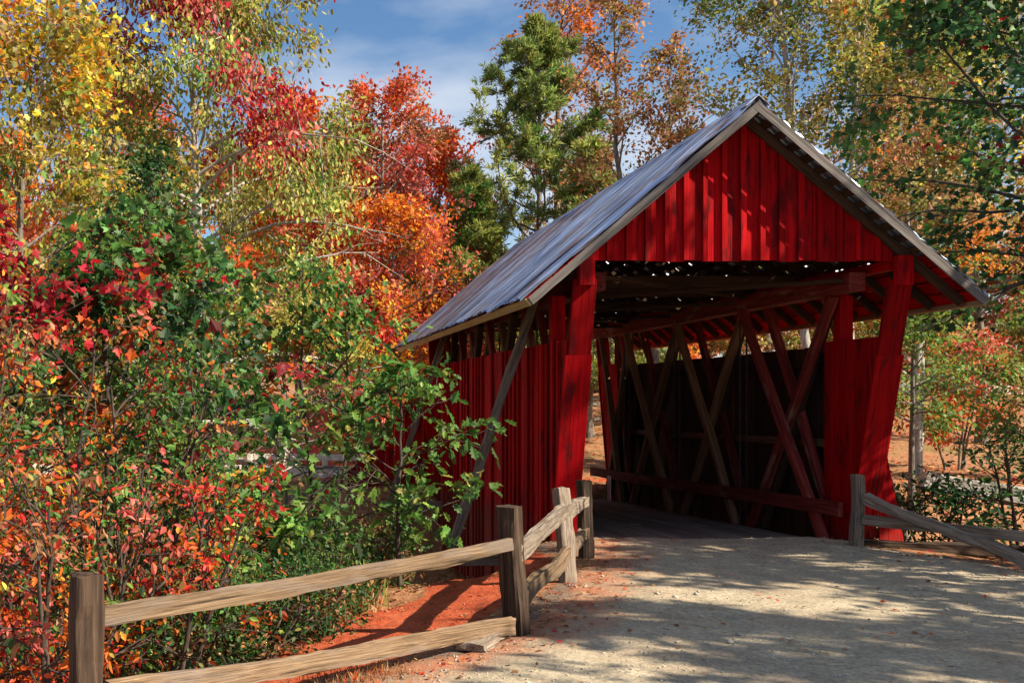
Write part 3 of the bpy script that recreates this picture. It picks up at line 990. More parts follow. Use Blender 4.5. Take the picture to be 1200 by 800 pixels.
def build_leaves(name, C, u, rt, nn, size, cols, tmpl):
    T, faces = tmpl
    k = len(T)
    V_ = C[:, None, :] + size[:, None, None] * (T[None, :, 0:1] * rt[:, None, :] + T[None, :, 1:2] * u[:, None, :] + T[None, :, 2:3] * nn[:, None, :])
    n_ = len(C)
    fl_ = np.concatenate([np.array(f) for f in faces])
    idx = (np.arange(n_)[:, None] * k + fl_[None, :]).ravel()
    nper = np.tile(np.array([len(f) for f in faces]), n_)
    return raw_mesh(name, V_.reshape(-1, 3), idx, nper, np.repeat(cols, k, 0))


def tubes_mesh(name, polys, sides=6):
    V_, I_ = [], []
    base = 0
    for pts, rad in polys:
        pts = np.asarray(pts, float); rad = np.asarray(rad, float)
        sd = sides if rad.max() > 0.02 else 4
        tg = norm(np.gradient(pts, axis=0))
        ref = np.where(np.abs(tg[:, 2:3]) > 0.8, np.array([[1.0, 0, 0]]), np.array([[0, 0, 1.0]]))
        a = norm(np.cross(tg, ref)); b_ = np.cross(tg, a)
        th = np.arange(sd) / sd * 2 * math.pi
        ring = pts[:, None, :] + rad[:, None, None] * (np.cos(th)[None, :, None] * a[:, None, :] + np.sin(th)[None, :, None] * b_[:, None, :])
        V_.append(ring.reshape(-1, 3))
        m_ = len(pts)
        i = (np.arange(m_ - 1)[:, None] * sd + np.arange(sd)[None, :])
        j = (np.arange(m_ - 1)[:, None] * sd + (np.arange(sd)[None, :] + 1) % sd)
        I_.append((np.stack([i, j, j + sd, i + sd], -1).reshape(-1, 4)) + base)
        base += m_ * sd
    V_ = np.concatenate(V_); I_ = np.concatenate(I_)
    return raw_mesh(name, V_, I_, np.full(len(I_), 4), None, True)


PAL = dict(
    green=(0.075, 0.17, 0.035), dkgreen=(0.026, 0.075, 0.022), mid=(0.15, 0.25, 0.045), olive=(0.27, 0.245, 0.06), yg=(0.39, 0.38, 0.085),
    yellow=(0.72, 0.47, 0.05), gold=(0.78, 0.38, 0.03), orange=(0.76, 0.21, 0.025), rorange=(0.68, 0.11, 0.024), red=(0.52, 0.034, 0.028),
    dkred=(0.18, 0.008, 0.012), crimson=(0.38, 0.015, 0.026), pink=(0.62, 0.14, 0.11), brown=(0.34, 0.16, 0.07), tan=(0.52, 0.31, 0.14), cedar=(0.17, 0.23, 0.06), cedar2=(0.30, 0.34, 0.08), peach=(0.70, 0.32, 0.15))


def plant(name, label, cat, base, H, r0=0.12, crown_base=0.3, spread=3.0, nlimb=26, nsub=6, ntwig=4, elev=(0.9, 0.2), profile=None, lean=(0, 0), stems=1,
          stem_spread=0.0, nleaf=20000, size=0.12, tmpl=T_QUAD, pal=None, seed=0, jitter=0.16, droop=0.2, flat=0.8, bark=None, group=None, palfn=None,
          singles=0, sway=0.06, twig_r=0.006, twig_len=0.45, show_twigs=True, zmin=None, xmax=None, tint=None, bright=0.25, wild=0.55):
    r = np.random.default_rng(seed)
    profile = profile or (lambda t: math.sin(math.pi * min(1, 0.18 + 0.80 * t)) ** 0.8)
    tubes, tw0, tw1 = [], [], []
    bx, by, bz = base
    for st in range(stems):
        a0 = r.random() * 6.28
        off = np.array([math.cos(a0), math.sin(a0), 0]) * stem_spread * (0.25 if stems > 1 else 0)
        top = np.array([lean[0], lean[1], H * (1 - 0.18 * r.random() * (st > 0))]) + off / 0.25 * (1 if stems > 1 else 0)
        k = 12
        tpar = np.linspace(0, 1, k)
        wob = np.cumsum(r.normal(0, sway * H / k, (k, 2)), 0); wob -= wob[0]
        tp = np.array([bx, by, bz - 0.15]) + off + tpar[:, None] * (top - off) + np.concatenate([wob, np.zeros((k, 1))], 1)
        rr = r0 / (stems ** 0.4) * (1 - tpar) ** 0.75 + 0.008
        rr[0] *= 1.35
        tubes.append((tp, rr))
        nl = max(3, nlimb // stems)
        for i in range(nl):
            t = crown_base + (0.985 - crown_base) * ((i + r.random()) / nl)
            tc_ = (t - crown_base) / (1 - crown_base)
            p = np.array([np.interp(t, tpar, tp[:, q]) for q in range(3)])
            az = i * 2.39996 + r.normal(0, 0.4) + st
            el = elev[0] * tc_ + elev[1] * (1 - tc_) + r.normal(0, 0.13)
            ln_ = spread * profile(tc_) * r.uniform(0.65, 1.15)
            if ln_ < 0.12: ln_ = 0.12
            m_ = 6
            d_ = np.array([math.cos(az) * math.cos(el), math.sin(az) * math.cos(el), math.sin(el)])
            pts = [p]
            for q in range(m_):
                d_ = norm(d_ + r.normal(0, 0.13, 3) + np.array([0, 0, 0.05 - droop * 0.14]))
                pts.append(pts[-1] + d_ * ln_ / m_)
            pts = np.array(pts)
            rb_ = max(0.01, np.interp(t, tpar, rr) * 0.5)
            tubes.append((pts, np.linspace(rb_, max(0.005, rb_ * 0.18), m_ + 1)))
            for s_ in range(nsub):
                f_ = 0.22 + 0.78 * (s_ + r.random()) / nsub
                pi = np.array([np.interp(f_ * m_, range(m_ + 1), pts[:, q]) for q in range(3)])
                dl = norm(pts[min(m_, int(f_ * m_) + 1)] - pts[max(0, int(f_ * m_))] + 1e-6)
                dd = norm(dl + r.normal(0, 0.62, 3) + np.array([0, 0, 0.12 - droop * 0.3]))
                l2 = ln_ * r.uniform(0.22, 0.45) * (1.15 - 0.5 * f_) + 0.1
                pe = pi + dd * l2 + np.array([0, 0, -droop * 0.10 * l2])
                pm = (pi + pe) / 2 + r.normal(0, 0.05 * l2, 3)
                if show_twigs:
                    tubes.append((np.array([pi, pm, pe]), np.array([max(0.006, rb_ * 0.3), max(0.005, rb_ * 0.2), 0.003])))
                for q in range(ntwig):
                    g_ = 0.25 + 0.75 * r.random()
                    ps = pi + (pe - pi) * g_
                    dw = norm(dd + r.normal(0, 0.8, 3) + np.array([0, 0, -droop * 0.35]))
                    tl = twig_len * r.uniform(0.5, 1.2) * min(1.0, 0.35 + l2)
                    tw0.append(ps); tw1.append(ps + dw * tl)
    tw0, tw1 = np.array(tw0), np.array(tw1)
    if zmin is not None:
        ok = tw1[:, 2] > zmin
        tw0, tw1 = tw0[ok], tw1[ok]
    if xmax is not None:
        ok = tw1[:, 0] < xmax + 0.5 * vnoise(tw1[:, 2] * 0.9, tw1[:, 1])
        tw0, tw1 = tw0[ok], tw1[ok]
    rt_ = root(name, (bx, by, bz), label, cat, group)
    link('trunk', tubes_mesh('trunk', tubes, 7), bark or M_BARK, rt_)
    # leaves
    ntw = len(tw0)
    wt = r.random(ntw) ** 1.5 + 0.15
    ti = r.choice(ntw, nleaf, p=wt / wt.sum())
    f_ = r.random((nleaf, 1)) * 1.1
    C = tw0[ti] * (1 - f_) + tw1[ti] * f_ + r.normal(0, jitter, (nleaf, 3)) * np.array([1, 1, 0.7])
    ax = norm(tw1[ti] - tw0[ti]) * 0.7 + np.array([0, 0, -droop])
    u, rg, nn = leaf_frames(r, nleaf, ax, np.array([0.0, 0, 1.0]), flat, wild)
    sz = size * r.uniform(0.4, 1.3, nleaf)
    names = [p[0] for p in pal]; wts = np.array([p[1] for p in pal], float)
    pc = np.array([PAL[n_] for n_ in names])
    if palfn is None:
        # patches of colour through the crown, then by twig, then by leaf
        sel = r.choice(len(pc), ntw, p=wts / wts.sum())
        rel = (tw0 - tw0.mean(0))
        npatch = max(6, ntw // 90)
        cen = rel[r.integers(0, ntw, npatch)]
        pcol = r.choice(len(pc), npatch, p=wts / wts.sum())
        near_ = np.argmin(((rel[:, None, :] - cen[None]) ** 2).sum(-1), 1)
        sel = np.where(r.random(ntw) < 0.6, pcol[near_], sel)
    else:
        sel = palfn(r, tw0)
    cols = pc[sel][ti]
    own = pc[r.choice(len(pc), nleaf, p=wts / wts.sum())]
    twb = np.exp(r.normal(0, 0.22, ntw))
    cols = cols * twb[ti][:, None]
    mixf = (r.random((nleaf, 1)) < 0.12) * 0.8
    cols = cols * (1 - mixf) + own * mixf
    cols = cols * np.exp(r.normal(0, bright, (nleaf, 1))) * np.exp(r.normal(0, 0.09, (nleaf, 3)))
    if tint: cols = cols * np.array(tint)
    cols = np.clip(cols, 0.003, 0.8)
    keep = np.ones(nleaf, bool)
    if singles:
        # the leaves that show largest are objects of their own
        px = PX + C[:, 0] / C[:, 1] * F; py = PY - (C[:, 2] - CAMZ) / C[:, 1] * F
        vis = (px > 4) & (px < 1196) & (py > 4) & (py < 796)
        face = np.abs((norm(C - np.array([0, 0, CAMZ])) * nn).sum(1))
        sc_ = np.where(vis, sz / C[:, 1] * (0.25 + face), 0)
        pick = np.argsort(-sc_)[:singles]
        pick = pick[sc_[pick] > 0]
        keep[pick] = False
        key = 'leaf_' + str(id(tmpl))
        if key not in LEAFME:
            me = py_mesh('leaf', tmpl[0], [tuple(f) for f in tmpl[1]])
            me.materials.append(M_LEAF1)
            LEAFME[key] = me
        for i in pick:
            Mx = Matrix((Vector(rg[i]), Vector(u[i]), Vector(nn[i]))).transposed().to_4x4() @ Matrix.Scale(float(sz[i]), 4)
            Mx.translation = Vector(C[i])
            link('leaf', LEAFME[key], None, rt_, Mx, (*[float(v) for v in cols[i]], 1))
    cr = link('crown', build_leaves('crown', C[keep], u[keep], rg[keep], nn[keep], sz[keep], cols[keep], tmpl), M_LEAF, rt_)
    cr['kind'] = 'stuff'
    return rt_


LEAFME = {}


def at(px, Y, dz=0.0):
    x = X_at(px, Y)
    return (x, Y, gz(x, Y) + dz)


def cone(t): return max(0.05, (1 - t) ** 0.75)


def conifer(name, label, base, H, spread, seed, nleaf=30000, size=0.22, group=None, cb=0.06, pal=None, nlimb=50):
    return plant(name, label, 'tree', base, H, r0=0.16, crown_base=cb, spread=spread, nlimb=nlimb, nsub=10, ntwig=4, elev=(0.8, 0.02), profile=cone,
                 nleaf=nleaf, size=size, tmpl=T_TUFT, pal=pal or [('cedar', 5), ('cedar2', 5), ('green', 1)], seed=seed, jitter=0.06, droop=-0.10, flat=0.3,
                 bark=M_BARK, group=group, sway=0.02, twig_len=0.42, wild=0.4)


# ---- near thicket, left
NEARG = 'saplings and shrubs crowding the left bank'
A_PAL = [('orange', 4), ('rorange', 5), ('red', 3), ('gold', 1.0), ('yellow', 0.5), ('pink', 2), ('mid', 2.5), ('yg', 0.6), ('brown', 2.5), ('green', 3), ('dkgreen', 1)]
B_PAL = [('dkgreen', 4), ('green', 5), ('mid', 3), ('rorange', 2), ('red', 1.5), ('orange', 1), ('brown', 1.5)]
for i, (px_, Y_, H_, lab) in enumerate(((40, 7.6, 3.4, 'tallest orange and gold shrub at the left edge of the picture'),
                                       (150, 8.2, 2.9, 'green shrub flecked with red behind the nearest fence post'),
                                       (-60, 6.9, 3.0, 'orange shrub cut off by the left picture edge'),
                                       (60, 6.7, 1.7, 'low gold and orange shrub left of the nearest fence post'),
                                       (190, 7.6, 1.6, 'low green and red shrub just right of the nearest fence post, behind the rail'))):
    plant('leafy_shrub' if i in (1, 4) else 'orange_shrub', lab, 'shrub', at(px_, Y_), H_, r0=0.028, crown_base=0.12, spread=0.75, nlimb=34, nsub=5, ntwig=4, elev=(1.0, 0.45), stems=4, stem_spread=0.55,
          nleaf=4200 if i < 3 else 2600, size=0.064, tmpl=T_OVAL, pal=B_PAL if i in (1, 4) else A_PAL, seed=200 + i, jitter=0.045, droop=0.35, flat=0.6, bark=M_BARK_DARK, group=NEARG, singles=130, twig_len=0.25,
          profile=lambda t: 0.9 - 0.5 * abs(t - 0.45))

plant('maple_tree', 'dark sweetgum like tree mottled deep green and dark red behind the orange shrubs', 'tree', at(165, 10.3), 4.9, r0=0.06, crown_base=0.22, spread=1.75, nlimb=40, nsub=5, ntwig=4,
      elev=(0.9, 0.15), stems=2, stem_spread=0.5, nleaf=7600, size=0.115, tmpl=T_MAPLE, pal=[('dkgreen', 6), ('green', 5), ('mid', 2), ('dkred', 3), ('crimson', 1.2), ('rorange', 0.8)], seed=241, jitter=0.12,
      droop=0.4, flat=0.8, bark=M_BARK_DARK, singles=160, twig_len=0.35)
plant('maple_tree', 'crimson maple at the left edge, its dark red branches reaching in', 'tree', at(-100, 8.6), 5.2, r0=0.06, crown_base=0.45, spread=1.55, nlimb=30, nsub=5, ntwig=4,
      elev=(0.8, 0.1), nleaf=6500, size=0.095, tmpl=T_MAPLE, pal=[('dkred', 4), ('crimson', 4), ('red', 2), ('dkgreen', 0.8)], seed=212, jitter=0.10,
      droop=0.4, flat=0.8, bark=M_BARK_DARK, singles=120, twig_len=0.35, zmin=2.5)
plant('maple_tree', 'tall maple turning yellow and orange in the top left corner', 'tree', at(30, 14.0), 10.0, r0=0.11, crown_base=0.28, spread=3.1, nlimb=40, nsub=6, ntwig=4,
      elev=(1.0, 0.25), nleaf=16000, size=0.10, tmpl=T_MAPLE, pal=[('yellow', 1.2), ('orange', 3), ('gold', 1.3), ('yg', 3), ('olive', 5), ('mid', 2.5), ('tan', 1.5)], seed=213, jitter=0.16, droop=0.35, bark=M_BARK)
plant('holly_tree', 'slim dark evergreen in front of the tall maple and sourwood', 'tree', at(158, 13.0), 7.6, r0=0.05, crown_base=0.35, spread=0.95, nlimb=36, nsub=4, ntwig=3,
      elev=(0.9, 0.3), nleaf=4200, size=0.085, tmpl=T_OVAL, pal=[('dkgreen', 6), ('green', 2)], seed=214, jitter=0.10, droop=0.1, bark=M_BARK_DARK)


def sour(r, p):
    z = (p[:, 2] - p[:, 2].min()) / (np.ptp(p[:, 2]) + 1e-6)
    n_ = vnoise(p[:, 0] * 0.8 + 3, p[:, 2] * 0.8 + p[:, 1] * 0.5)
    out_ = np.zeros(len(p), int)
    u_ = r.random(len(p))
    out_ = np.where(n_ > 0.17, np.where(u_ < 0.6, 3, 4), np.where(u_ < 0.5, 0, np.where(u_ < 0.7, 1, 2)))
    low = z < 0.42
    return np.where(low, np.where(u_ < 0.55, 2, np.where(u_ < 0.8, 1, np.where(u_ < 0.93, 0, 4))), out_)


plant('sourwood_tree', 'large olive and red sourwood with a pale trunk filling the upper left', 'tree', at(212, 19.5), 13.6, r0=0.17, crown_base=0.25, spread=4.4, xmax=1.75, zmin=3.3, lean=(0.5, 0), nlimb=60, nsub=7, ntwig=5,
      elev=(0.95, 0.1), nleaf=46000, size=0.115, tmpl=T_OVAL, pal=[('olive', 3), ('mid', 2), ('yg', 3), ('crimson', 2), ('pink', 1.5)], palfn=sour, seed=215, jitter=0.17, droop=1.1, flat=0.4, bark=M_BARK_PALE, twig_len=0.6)
plant('sourwood_tree', 'pale yellow green tree low between the sourwood and the bridge', 'tree', at(330, 17.2), 6.4, r0=0.06, crown_base=0.55, spread=2.0, nlimb=30, nsub=6, ntwig=4,
      elev=(0.8, 0.05), nleaf=11000, size=0.13, tmpl=T_LONG, pal=[('yg', 5), ('olive', 2), ('yellow', 1.2), ('mid', 1), ('pink', 0.8)], seed=216, jitter=0.14, droop=0.9, flat=0.4, bark=M_BARK, twig_len=0.45, zmin=3.0)

# oak sapling in front of the bridge wall
plant('oak_sapling', 'slender green oak sapling standing in front of the bridge wall', 'tree', at(380, 12.6), 4.95, r0=0.03, crown_base=0.28, spread=1.3, nlimb=30, nsub=4, ntwig=3,
      elev=(0.9, 0.15), stems=2, stem_spread=0.25, nleaf=1500, size=0.135, tmpl=T_OAK, pal=[('green', 5), ('mid', 4), ('yg', 1.4), ('dkgreen', 2), ('rorange', 0.5)], seed=221, jitter=0.10, droop=0.25, flat=1.0,
      bark=M_BARK_DARK, singles=240, twig_len=0.35, zmin=1.55)
plant('oak_sapling', 'low leafy oak sapling reaching across the foot of the bridge wall', 'tree', at(468, 11.9), 2.6, r0=0.028, crown_base=0.2, spread=0.95, nlimb=20, nsub=4, ntwig=3,
      elev=(0.8, 0.2), nleaf=1100, size=0.14, tmpl=T_OAK, pal=[('green', 5), ('mid', 5), ('yg', 1.0)], seed=222, jitter=0.09, droop=0.25, flat=1.1, bark=M_BARK_DARK, singles=200, twig_len=0.3)
plant('oak_sapling', 'bright green oak sapling over the middle of the left fence rail', 'tree', at(255, 9.9), 1.9, r0=0.03, crown_base=0.2, spread=1.15, nlimb=22, nsub=4, ntwig=3,
      elev=(0.8, 0.2), nleaf=1500, size=0.14, tmpl=T_OAK, pal=[('green', 5), ('mid', 3), ('dkgreen', 3), ('yg', 1.5), ('crimson', 0.6), ('orange', 0.4)], seed=223, jitter=0.10, droop=0.3, flat=1.0, bark=M_BARK_DARK, singles=200, twig_len=0.3)
UG = 'dark green undergrowth behind the rail fence'
for i, (px_, Y_, H_, sp_, lab) in enumerate(((205, 7.9, 0.75, 0.5, 'low dark bush right of the nearest post, below the top rail'),
                                            (285, 8.4, 0.8, 0.55, 'low dark bush under the middle of the left top rail'),
                                            (355, 9.4, 0.75, 0.5, 'low dark bush at the left end of the clay bank'),
                                            (245, 8.9, 1.0, 0.6, 'dark bush behind the low bushes under the top rail'),
                                            (320, 9.6, 1.0, 0.6, 'dark bush behind the clay end, left of the grass'),
                                            (400, 11.0, 0.9, 0.6, 'low dark bush behind the grass of the clay bank'))):
    plant('undergrowth_bush', lab, 'bush', at(px_, Y_), H_, r0=0.012, crown_base=0.08, spread=sp_, nlimb=22, nsub=4, ntwig=3, elev=(0.95, 0.3), stems=4, stem_spread=0.5,
          nleaf=2200, size=0.05, tmpl=T_OVAL, pal=[('dkgreen', 6), ('green', 4), ('mid', 1), ('brown', 1.5), ('olive', 1)], seed=260 + i, jitter=0.06, droop=0.2, bark=M_BARK_DARK, group=UG,
          profile=lambda t: 0.9 - 0.4 * t, twig_len=0.2)
for i, (px_, Y_, H_, sp_, lab) in enumerate(((215, 9.4, 1.5, 0.8, 'dark green bush left of centre below the top fence rail'),
                                            (330, 10.4, 1.5, 0.85, 'dark green bush between the fence rails near the clay bank'),
                                            (425, 12.6, 1.4, 0.8, 'dark green bush at the foot of the oak sapling'),
                                            (110, 9.8, 2.0, 0.9, 'dark mixed bush deep behind the orange shrubs'),
                                            (30, 11.5, 2.6, 1.2, 'mixed bush in the far left background of the thicket'))):
    plant('green_bush', lab, 'bush', at(px_, Y_), H_, r0=0.02, crown_base=0.08, spread=sp_, nlimb=26, nsub=4, ntwig=3, elev=(0.95, 0.3), stems=3, stem_spread=0.5,
          nleaf=3000, size=0.07, tmpl=T_OVAL, pal=[('dkgreen', 5), ('green', 4), ('mid', 2), ('brown', 0.8), ('crimson', 0.6), ('yg', 0.6)], seed=230 + i, jitter=0.09, droop=0.2, bark=M_BARK_DARK, group=UG,
          profile=lambda t: 0.9 - 0.4 * t, twig_len=0.25)

# ---- background trees, left and centre
plant('red_maple', 'deep red tree top against the sky left of the cedar', 'tree', at(448, 38), 12.6, r0=0.16, crown_base=0.2, spread=4.3, elev=(0.7, 0.05), nlimb=40, nsub=6, ntwig=5, nleaf=20000, size=0.17,
      pal=[('red', 1.5), ('rorange', 3), ('pink', 3), ('brown', 5), ('tan', 1)], seed=301, jitter=0.18)
plant('orange_maple', 'brilliant orange maple behind the near end of the tin roof eave', 'tree', at(462, 30), 7.9, r0=0.12, crown_base=0.15, spread=2.4, elev=(0.75, 0.05), nlimb=34, nsub=6, ntwig=5, nleaf=14000, size=0.14,
      pal=[('gold', 2.5), ('orange', 6), ('rorange', 3), ('pink', 1), ('tan', 0.7)], seed=302, jitter=0.18)
plant('orange_maple', 'broad orange maple left of the deep red tree', 'tree', at(352, 40), 12.6, r0=0.16, crown_base=0.15, spread=3.6, nlimb=44, nsub=6, ntwig=5, nleaf=24000, size=0.2,
      pal=[('orange', 5), ('rorange', 4), ('gold', 1.5), ('red', 1)], seed=303, jitter=0.2)
plant('orange_maple', 'red orange tree between the deep red tree and the cedar', 'tree', at(515, 44), 11.9, r0=0.16, crown_base=0.12, spread=3.6, nlimb=40, nsub=6, ntwig=5, nleaf=19000, size=0.2,
      pal=[('rorange', 5), ('orange', 3), ('red', 2), ('tan', 1)], seed=304, jitter=0.2)
plant('orange_maple', 'orange and red tree filling in below the deep red tree top', 'tree', at(408, 43), 11.5, r0=0.16, crown_base=0.12, spread=3.6, nlimb=40, nsub=6, ntwig=5, nleaf=20000, size=0.2,
      pal=[('orange', 5), ('rorange', 4), ('pink', 1.5), ('tan', 1)], seed=307, jitter=0.2)
plant('red_shrub', 'pinkish red small tree below the brilliant orange maple', 'tree', at(425, 29.5), 5.4, r0=0.08, crown_base=0.15, spread=2.0, nlimb=34, nsub=5, ntwig=4, nleaf=12000, size=0.15,
      pal=[('pink', 4), ('red', 3), ('rorange', 2), ('tan', 1.5), ('mid', 1)], seed=305, jitter=0.16)
plant('red_shrub', 'red and tan small tree beside the far roof corner', 'tree', at(512, 33.5), 5.6, r0=0.08, crown_base=0.15, spread=1.8, nlimb=34, nsub=5, ntwig=4, nleaf=9000, size=0.16,
      pal=[('pink', 3), ('red', 2), ('tan', 2), ('olive', 2), ('brown', 1)], seed=306, jitter=0.16)
conifer('cedar_tree', 'tall green cedar rising behind the tin roof', at(632, 39), 15.6, 6.3, 311, 84000, 0.25)
conifer('cedar_tree', 'bushy low cedar against the roof left of the tall cedar', at(550, 38), 9.8, 3.2, 312, 34000, 0.25)
conifer('cedar_tree', 'low cedar close behind the roof right of the tall cedar', at(690, 36), 10.6, 3.6, 313, 34000, 0.25, pal=[('cedar2', 5), ('cedar', 3), ('yg', 1)])
conifer('cedar_tree', 'small cedar showing beside the far corner of the roof', at(492, 38), 7.4, 2.2, 314, 17000, 0.25)
plant('orange_oak', 'tall rusty orange tree with its top above the cedar', 'tree', at(645, 43), 21.0, r0=0.2, crown_base=0.4, spread=2.9, nlimb=44, nsub=6, ntwig=4, nleaf=10000, size=0.19,
      pal=[('rorange', 1.5), ('orange', 4), ('brown', 5), ('tan', 2)], seed=321, jitter=0.16, elev=(1.0, 0.3))
plant('gum_tree', 'tall sparse rust and olive tree with open branches above the roof', 'tree', at(766, 30), 15.6, r0=0.17, crown_base=0.3, spread=2.5, nlimb=34, nsub=6, ntwig=4, nleaf=12500, size=0.15,
      pal=[('brown', 5), ('tan', 4), ('olive', 5), ('orange', 0.8)], seed=322, jitter=0.15, elev=(1.15, 0.75), stems=2, stem_spread=1.6)

# ---- right background
OL = [('olive', 7), ('mid', 2), ('yg', 1.6), ('tan', 1.4), ('brown', 1), ('orange', 0.3)]
plant('birch_tree', 'tall olive tree forking behind the right roof slope', 'tree', at(985, 25.5), 15.2, r0=0.19, crown_base=0.3, spread=4.1, nlimb=52, nsub=6, ntwig=5, nleaf=34000, size=0.14,
      pal=OL, seed=331, jitter=0.17, elev=(1.15, 0.6), stems=3, stem_spread=1.9, bark=M_BARK_PALE)
plant('birch_tree', 'olive tree with a pale grey trunk right of the forked one', 'tree', at(1072, 27), 14.8, r0=0.12, crown_base=0.28, spread=3.6, nlimb=44, nsub=6, ntwig=5, nleaf=30000, size=0.14,
      pal=OL, seed=332, jitter=0.17, elev=(1.15, 0.6), stems=2, stem_spread=1.4, bark=M_BARK_PALE)
plant('birch_tree', 'gold tinted tree far behind the two olive trees', 'tree', at(1150, 36), 16, r0=0.17, crown_base=0.15, spread=4.6, nlimb=44, nsub=6, ntwig=5, nleaf=19000, size=0.2,
      pal=[('yg', 2), ('yellow', 0.7), ('olive', 5), ('tan', 2), ('brown', 1.5)], seed=333, jitter=0.2)
plant('maple_tree', 'dark green maple with a few red leaves overhanging the right roof edge', 'tree', (11.6, 14.8, gz(11.6, 14.8)), 9.6, r0=0.12, crown_base=0.45, spread=2.9, nlimb=44, nsub=6, ntwig=4, nleaf=11500, size=0.13, tmpl=T_MAPLE,
      pal=[('dkgreen', 8), ('green', 4), ('dkred', 0.5), ('mid', 0.4)], seed=334, jitter=0.16, droop=0.4, bark=M_BARK_DARK, elev=(0.8, 0.0), zmin=3.1)
plant('dogwood_tree', 'slim tree with a grey trunk on the slope right of the bridge', 'tree', at(1068, 23.5), 5.4, r0=0.075, crown_base=0.42, spread=1.6, nlimb=24, nsub=5, ntwig=4, nleaf=5500, size=0.12,
      pal=[('green', 4), ('mid', 4), ('yg', 1), ('orange', 0.6)], seed=335, jitter=0.15, sway=0.02)
plant('red_shrub', 'red leaved shrub on the sunny slope at the right', 'shrub', at(1118, 30), 4.0, r0=0.05, crown_base=0.3, spread=1.3, nlimb=24, nsub=5, ntwig=4, stems=4, stem_spread=0.8, nleaf=5000, size=0.14,
      pal=[('red', 1.5), ('rorange', 2.5), ('pink', 2.5), ('mid', 3), ('olive', 2)], seed=336, jitter=0.15)
plant('green_bush', 'broad green and orange bush on the slope at the right edge', 'bush', at(1225, 26), 4.2, r0=0.06, crown_base=0.15, spread=1.9, nlimb=30, nsub=5, ntwig=4, nleaf=9000, size=0.14,
      pal=[('mid', 4), ('olive', 3), ('green', 3), ('orange', 1)], seed=337, jitter=0.16)
plant('laurel_bush', 'dark glossy leaved bush beside the right foot of the bridge', 'bush', at(1100, 15.0), 1.35, r0=0.03, crown_base=0.15, spread=0.85, nlimb=28, nsub=5, ntwig=3, stems=4, stem_spread=0.6, nleaf=1900, size=0.095, tmpl=T_OVAL,
      pal=[('dkgreen', 6), ('green', 2)], seed=338, jitter=0.10, bark=M_BARK_DARK, singles=120, twig_len=0.3)
plant('laurel_bush', 'dark leafy bush at the right picture edge above the fallen rail', 'bush', at(1205, 14.6), 1.9, r0=0.03, crown_base=0.3, spread=0.85, nlimb=24, nsub=5, ntwig=3, stems=3, stem_spread=0.6, nleaf=1000, size=0.095, tmpl=T_OVAL,
      pal=[('dkgreen', 6), ('green', 3)], seed=339, jitter=0.12, bark=M_BARK_DARK, singles=80, twig_len=0.3)

# ---- shade trees standing right of the road, outside the picture
SHADE = ((14.6, 6.6, 9.0, 3.2, 'with the trunk nearest the right fence'), (12.9, 3.2, 8.8, 3.2, 'standing closest to the gravel'), (16.6, 1.6, 10.6, 3.6, 'behind the one closest to the gravel'),
         (13.4, 10.2, 7.0, 2.3, 'low and bushy, beside the bridge'), (11.6, -0.6, 8.6, 3.2, 'level with the camera'), (18.8, 5.4, 17.5, 3.0, 'tall and set back'), (14.8, -2.6, 10.0, 3.4, 'behind the camera'))
for i, (x_, y_, H_, sp_, wh) in enumerate(SHADE):
    plant('roadside_tree', 'green roadside tree beyond the right picture edge, ' + wh, 'tree', (x_, y_, gz(x_, y_)), H_, r0=0.14, crown_base=0.2, spread=sp_, nlimb=26, nsub=4, ntwig=3,
          nleaf=6300 if H_ < 15 else 1700, size=0.24, pal=[('mid', 4), ('olive', 3), ('orange', 1)], seed=351 + i, jitter=0.15, group='trees shading the road')

# ---- distant woods: individual trees sharing a few crowns
protos = []
FG = 'trees of the distant wooded hill'
for i, (pal_, tall, sp_) in enumerate(([[('orange', 4), ('rorange', 3), ('gold', 2), ('tan', 1)], 13, 3.6], [[('olive', 4), ('mid', 3), ('yg', 2), ('tan', 1)], 14, 3.8], [[('red', 3), ('rorange', 3), ('brown', 3), ('pink', 1)], 12, 3.4], [[('yellow', 3), ('yg', 3), ('gold', 2), ('olive', 2)], 13, 3.6])):
    p_ = plant('forest_tree', 'x', 'tree', (0, 0, 0), tall, r0=0.17, crown_base=0.1, spread=sp_, nlimb=40, nsub=6, ntwig=4, nleaf=16000, size=0.26, pal=pal_, seed=401 + i, jitter=0.24, group=FG)
    protos.append((p_, list(p_.children)))
NAMES_ = ['orange', 'olive green', 'rust red', 'yellow']
rf_ = np.random.default_rng(5)
spots = []
ORD = 'first second third fourth fifth sixth seventh eighth ninth tenth eleventh twelfth thirteenth fourteenth fifteenth'.split()
for Y_, n_, lo, hi in ((50, 9, -80, 1290), (62, 10, -80, 1280), (78, 12, -70, 1270), (98, 13, -70, 1270)):
    for k in range(n_):
        spots.append((lo + (hi - lo) * (k + rf_.uniform(0.2, 0.8)) / n_, Y_ + rf_.uniform(-4, 4), ORD[k]))
cnt = 0
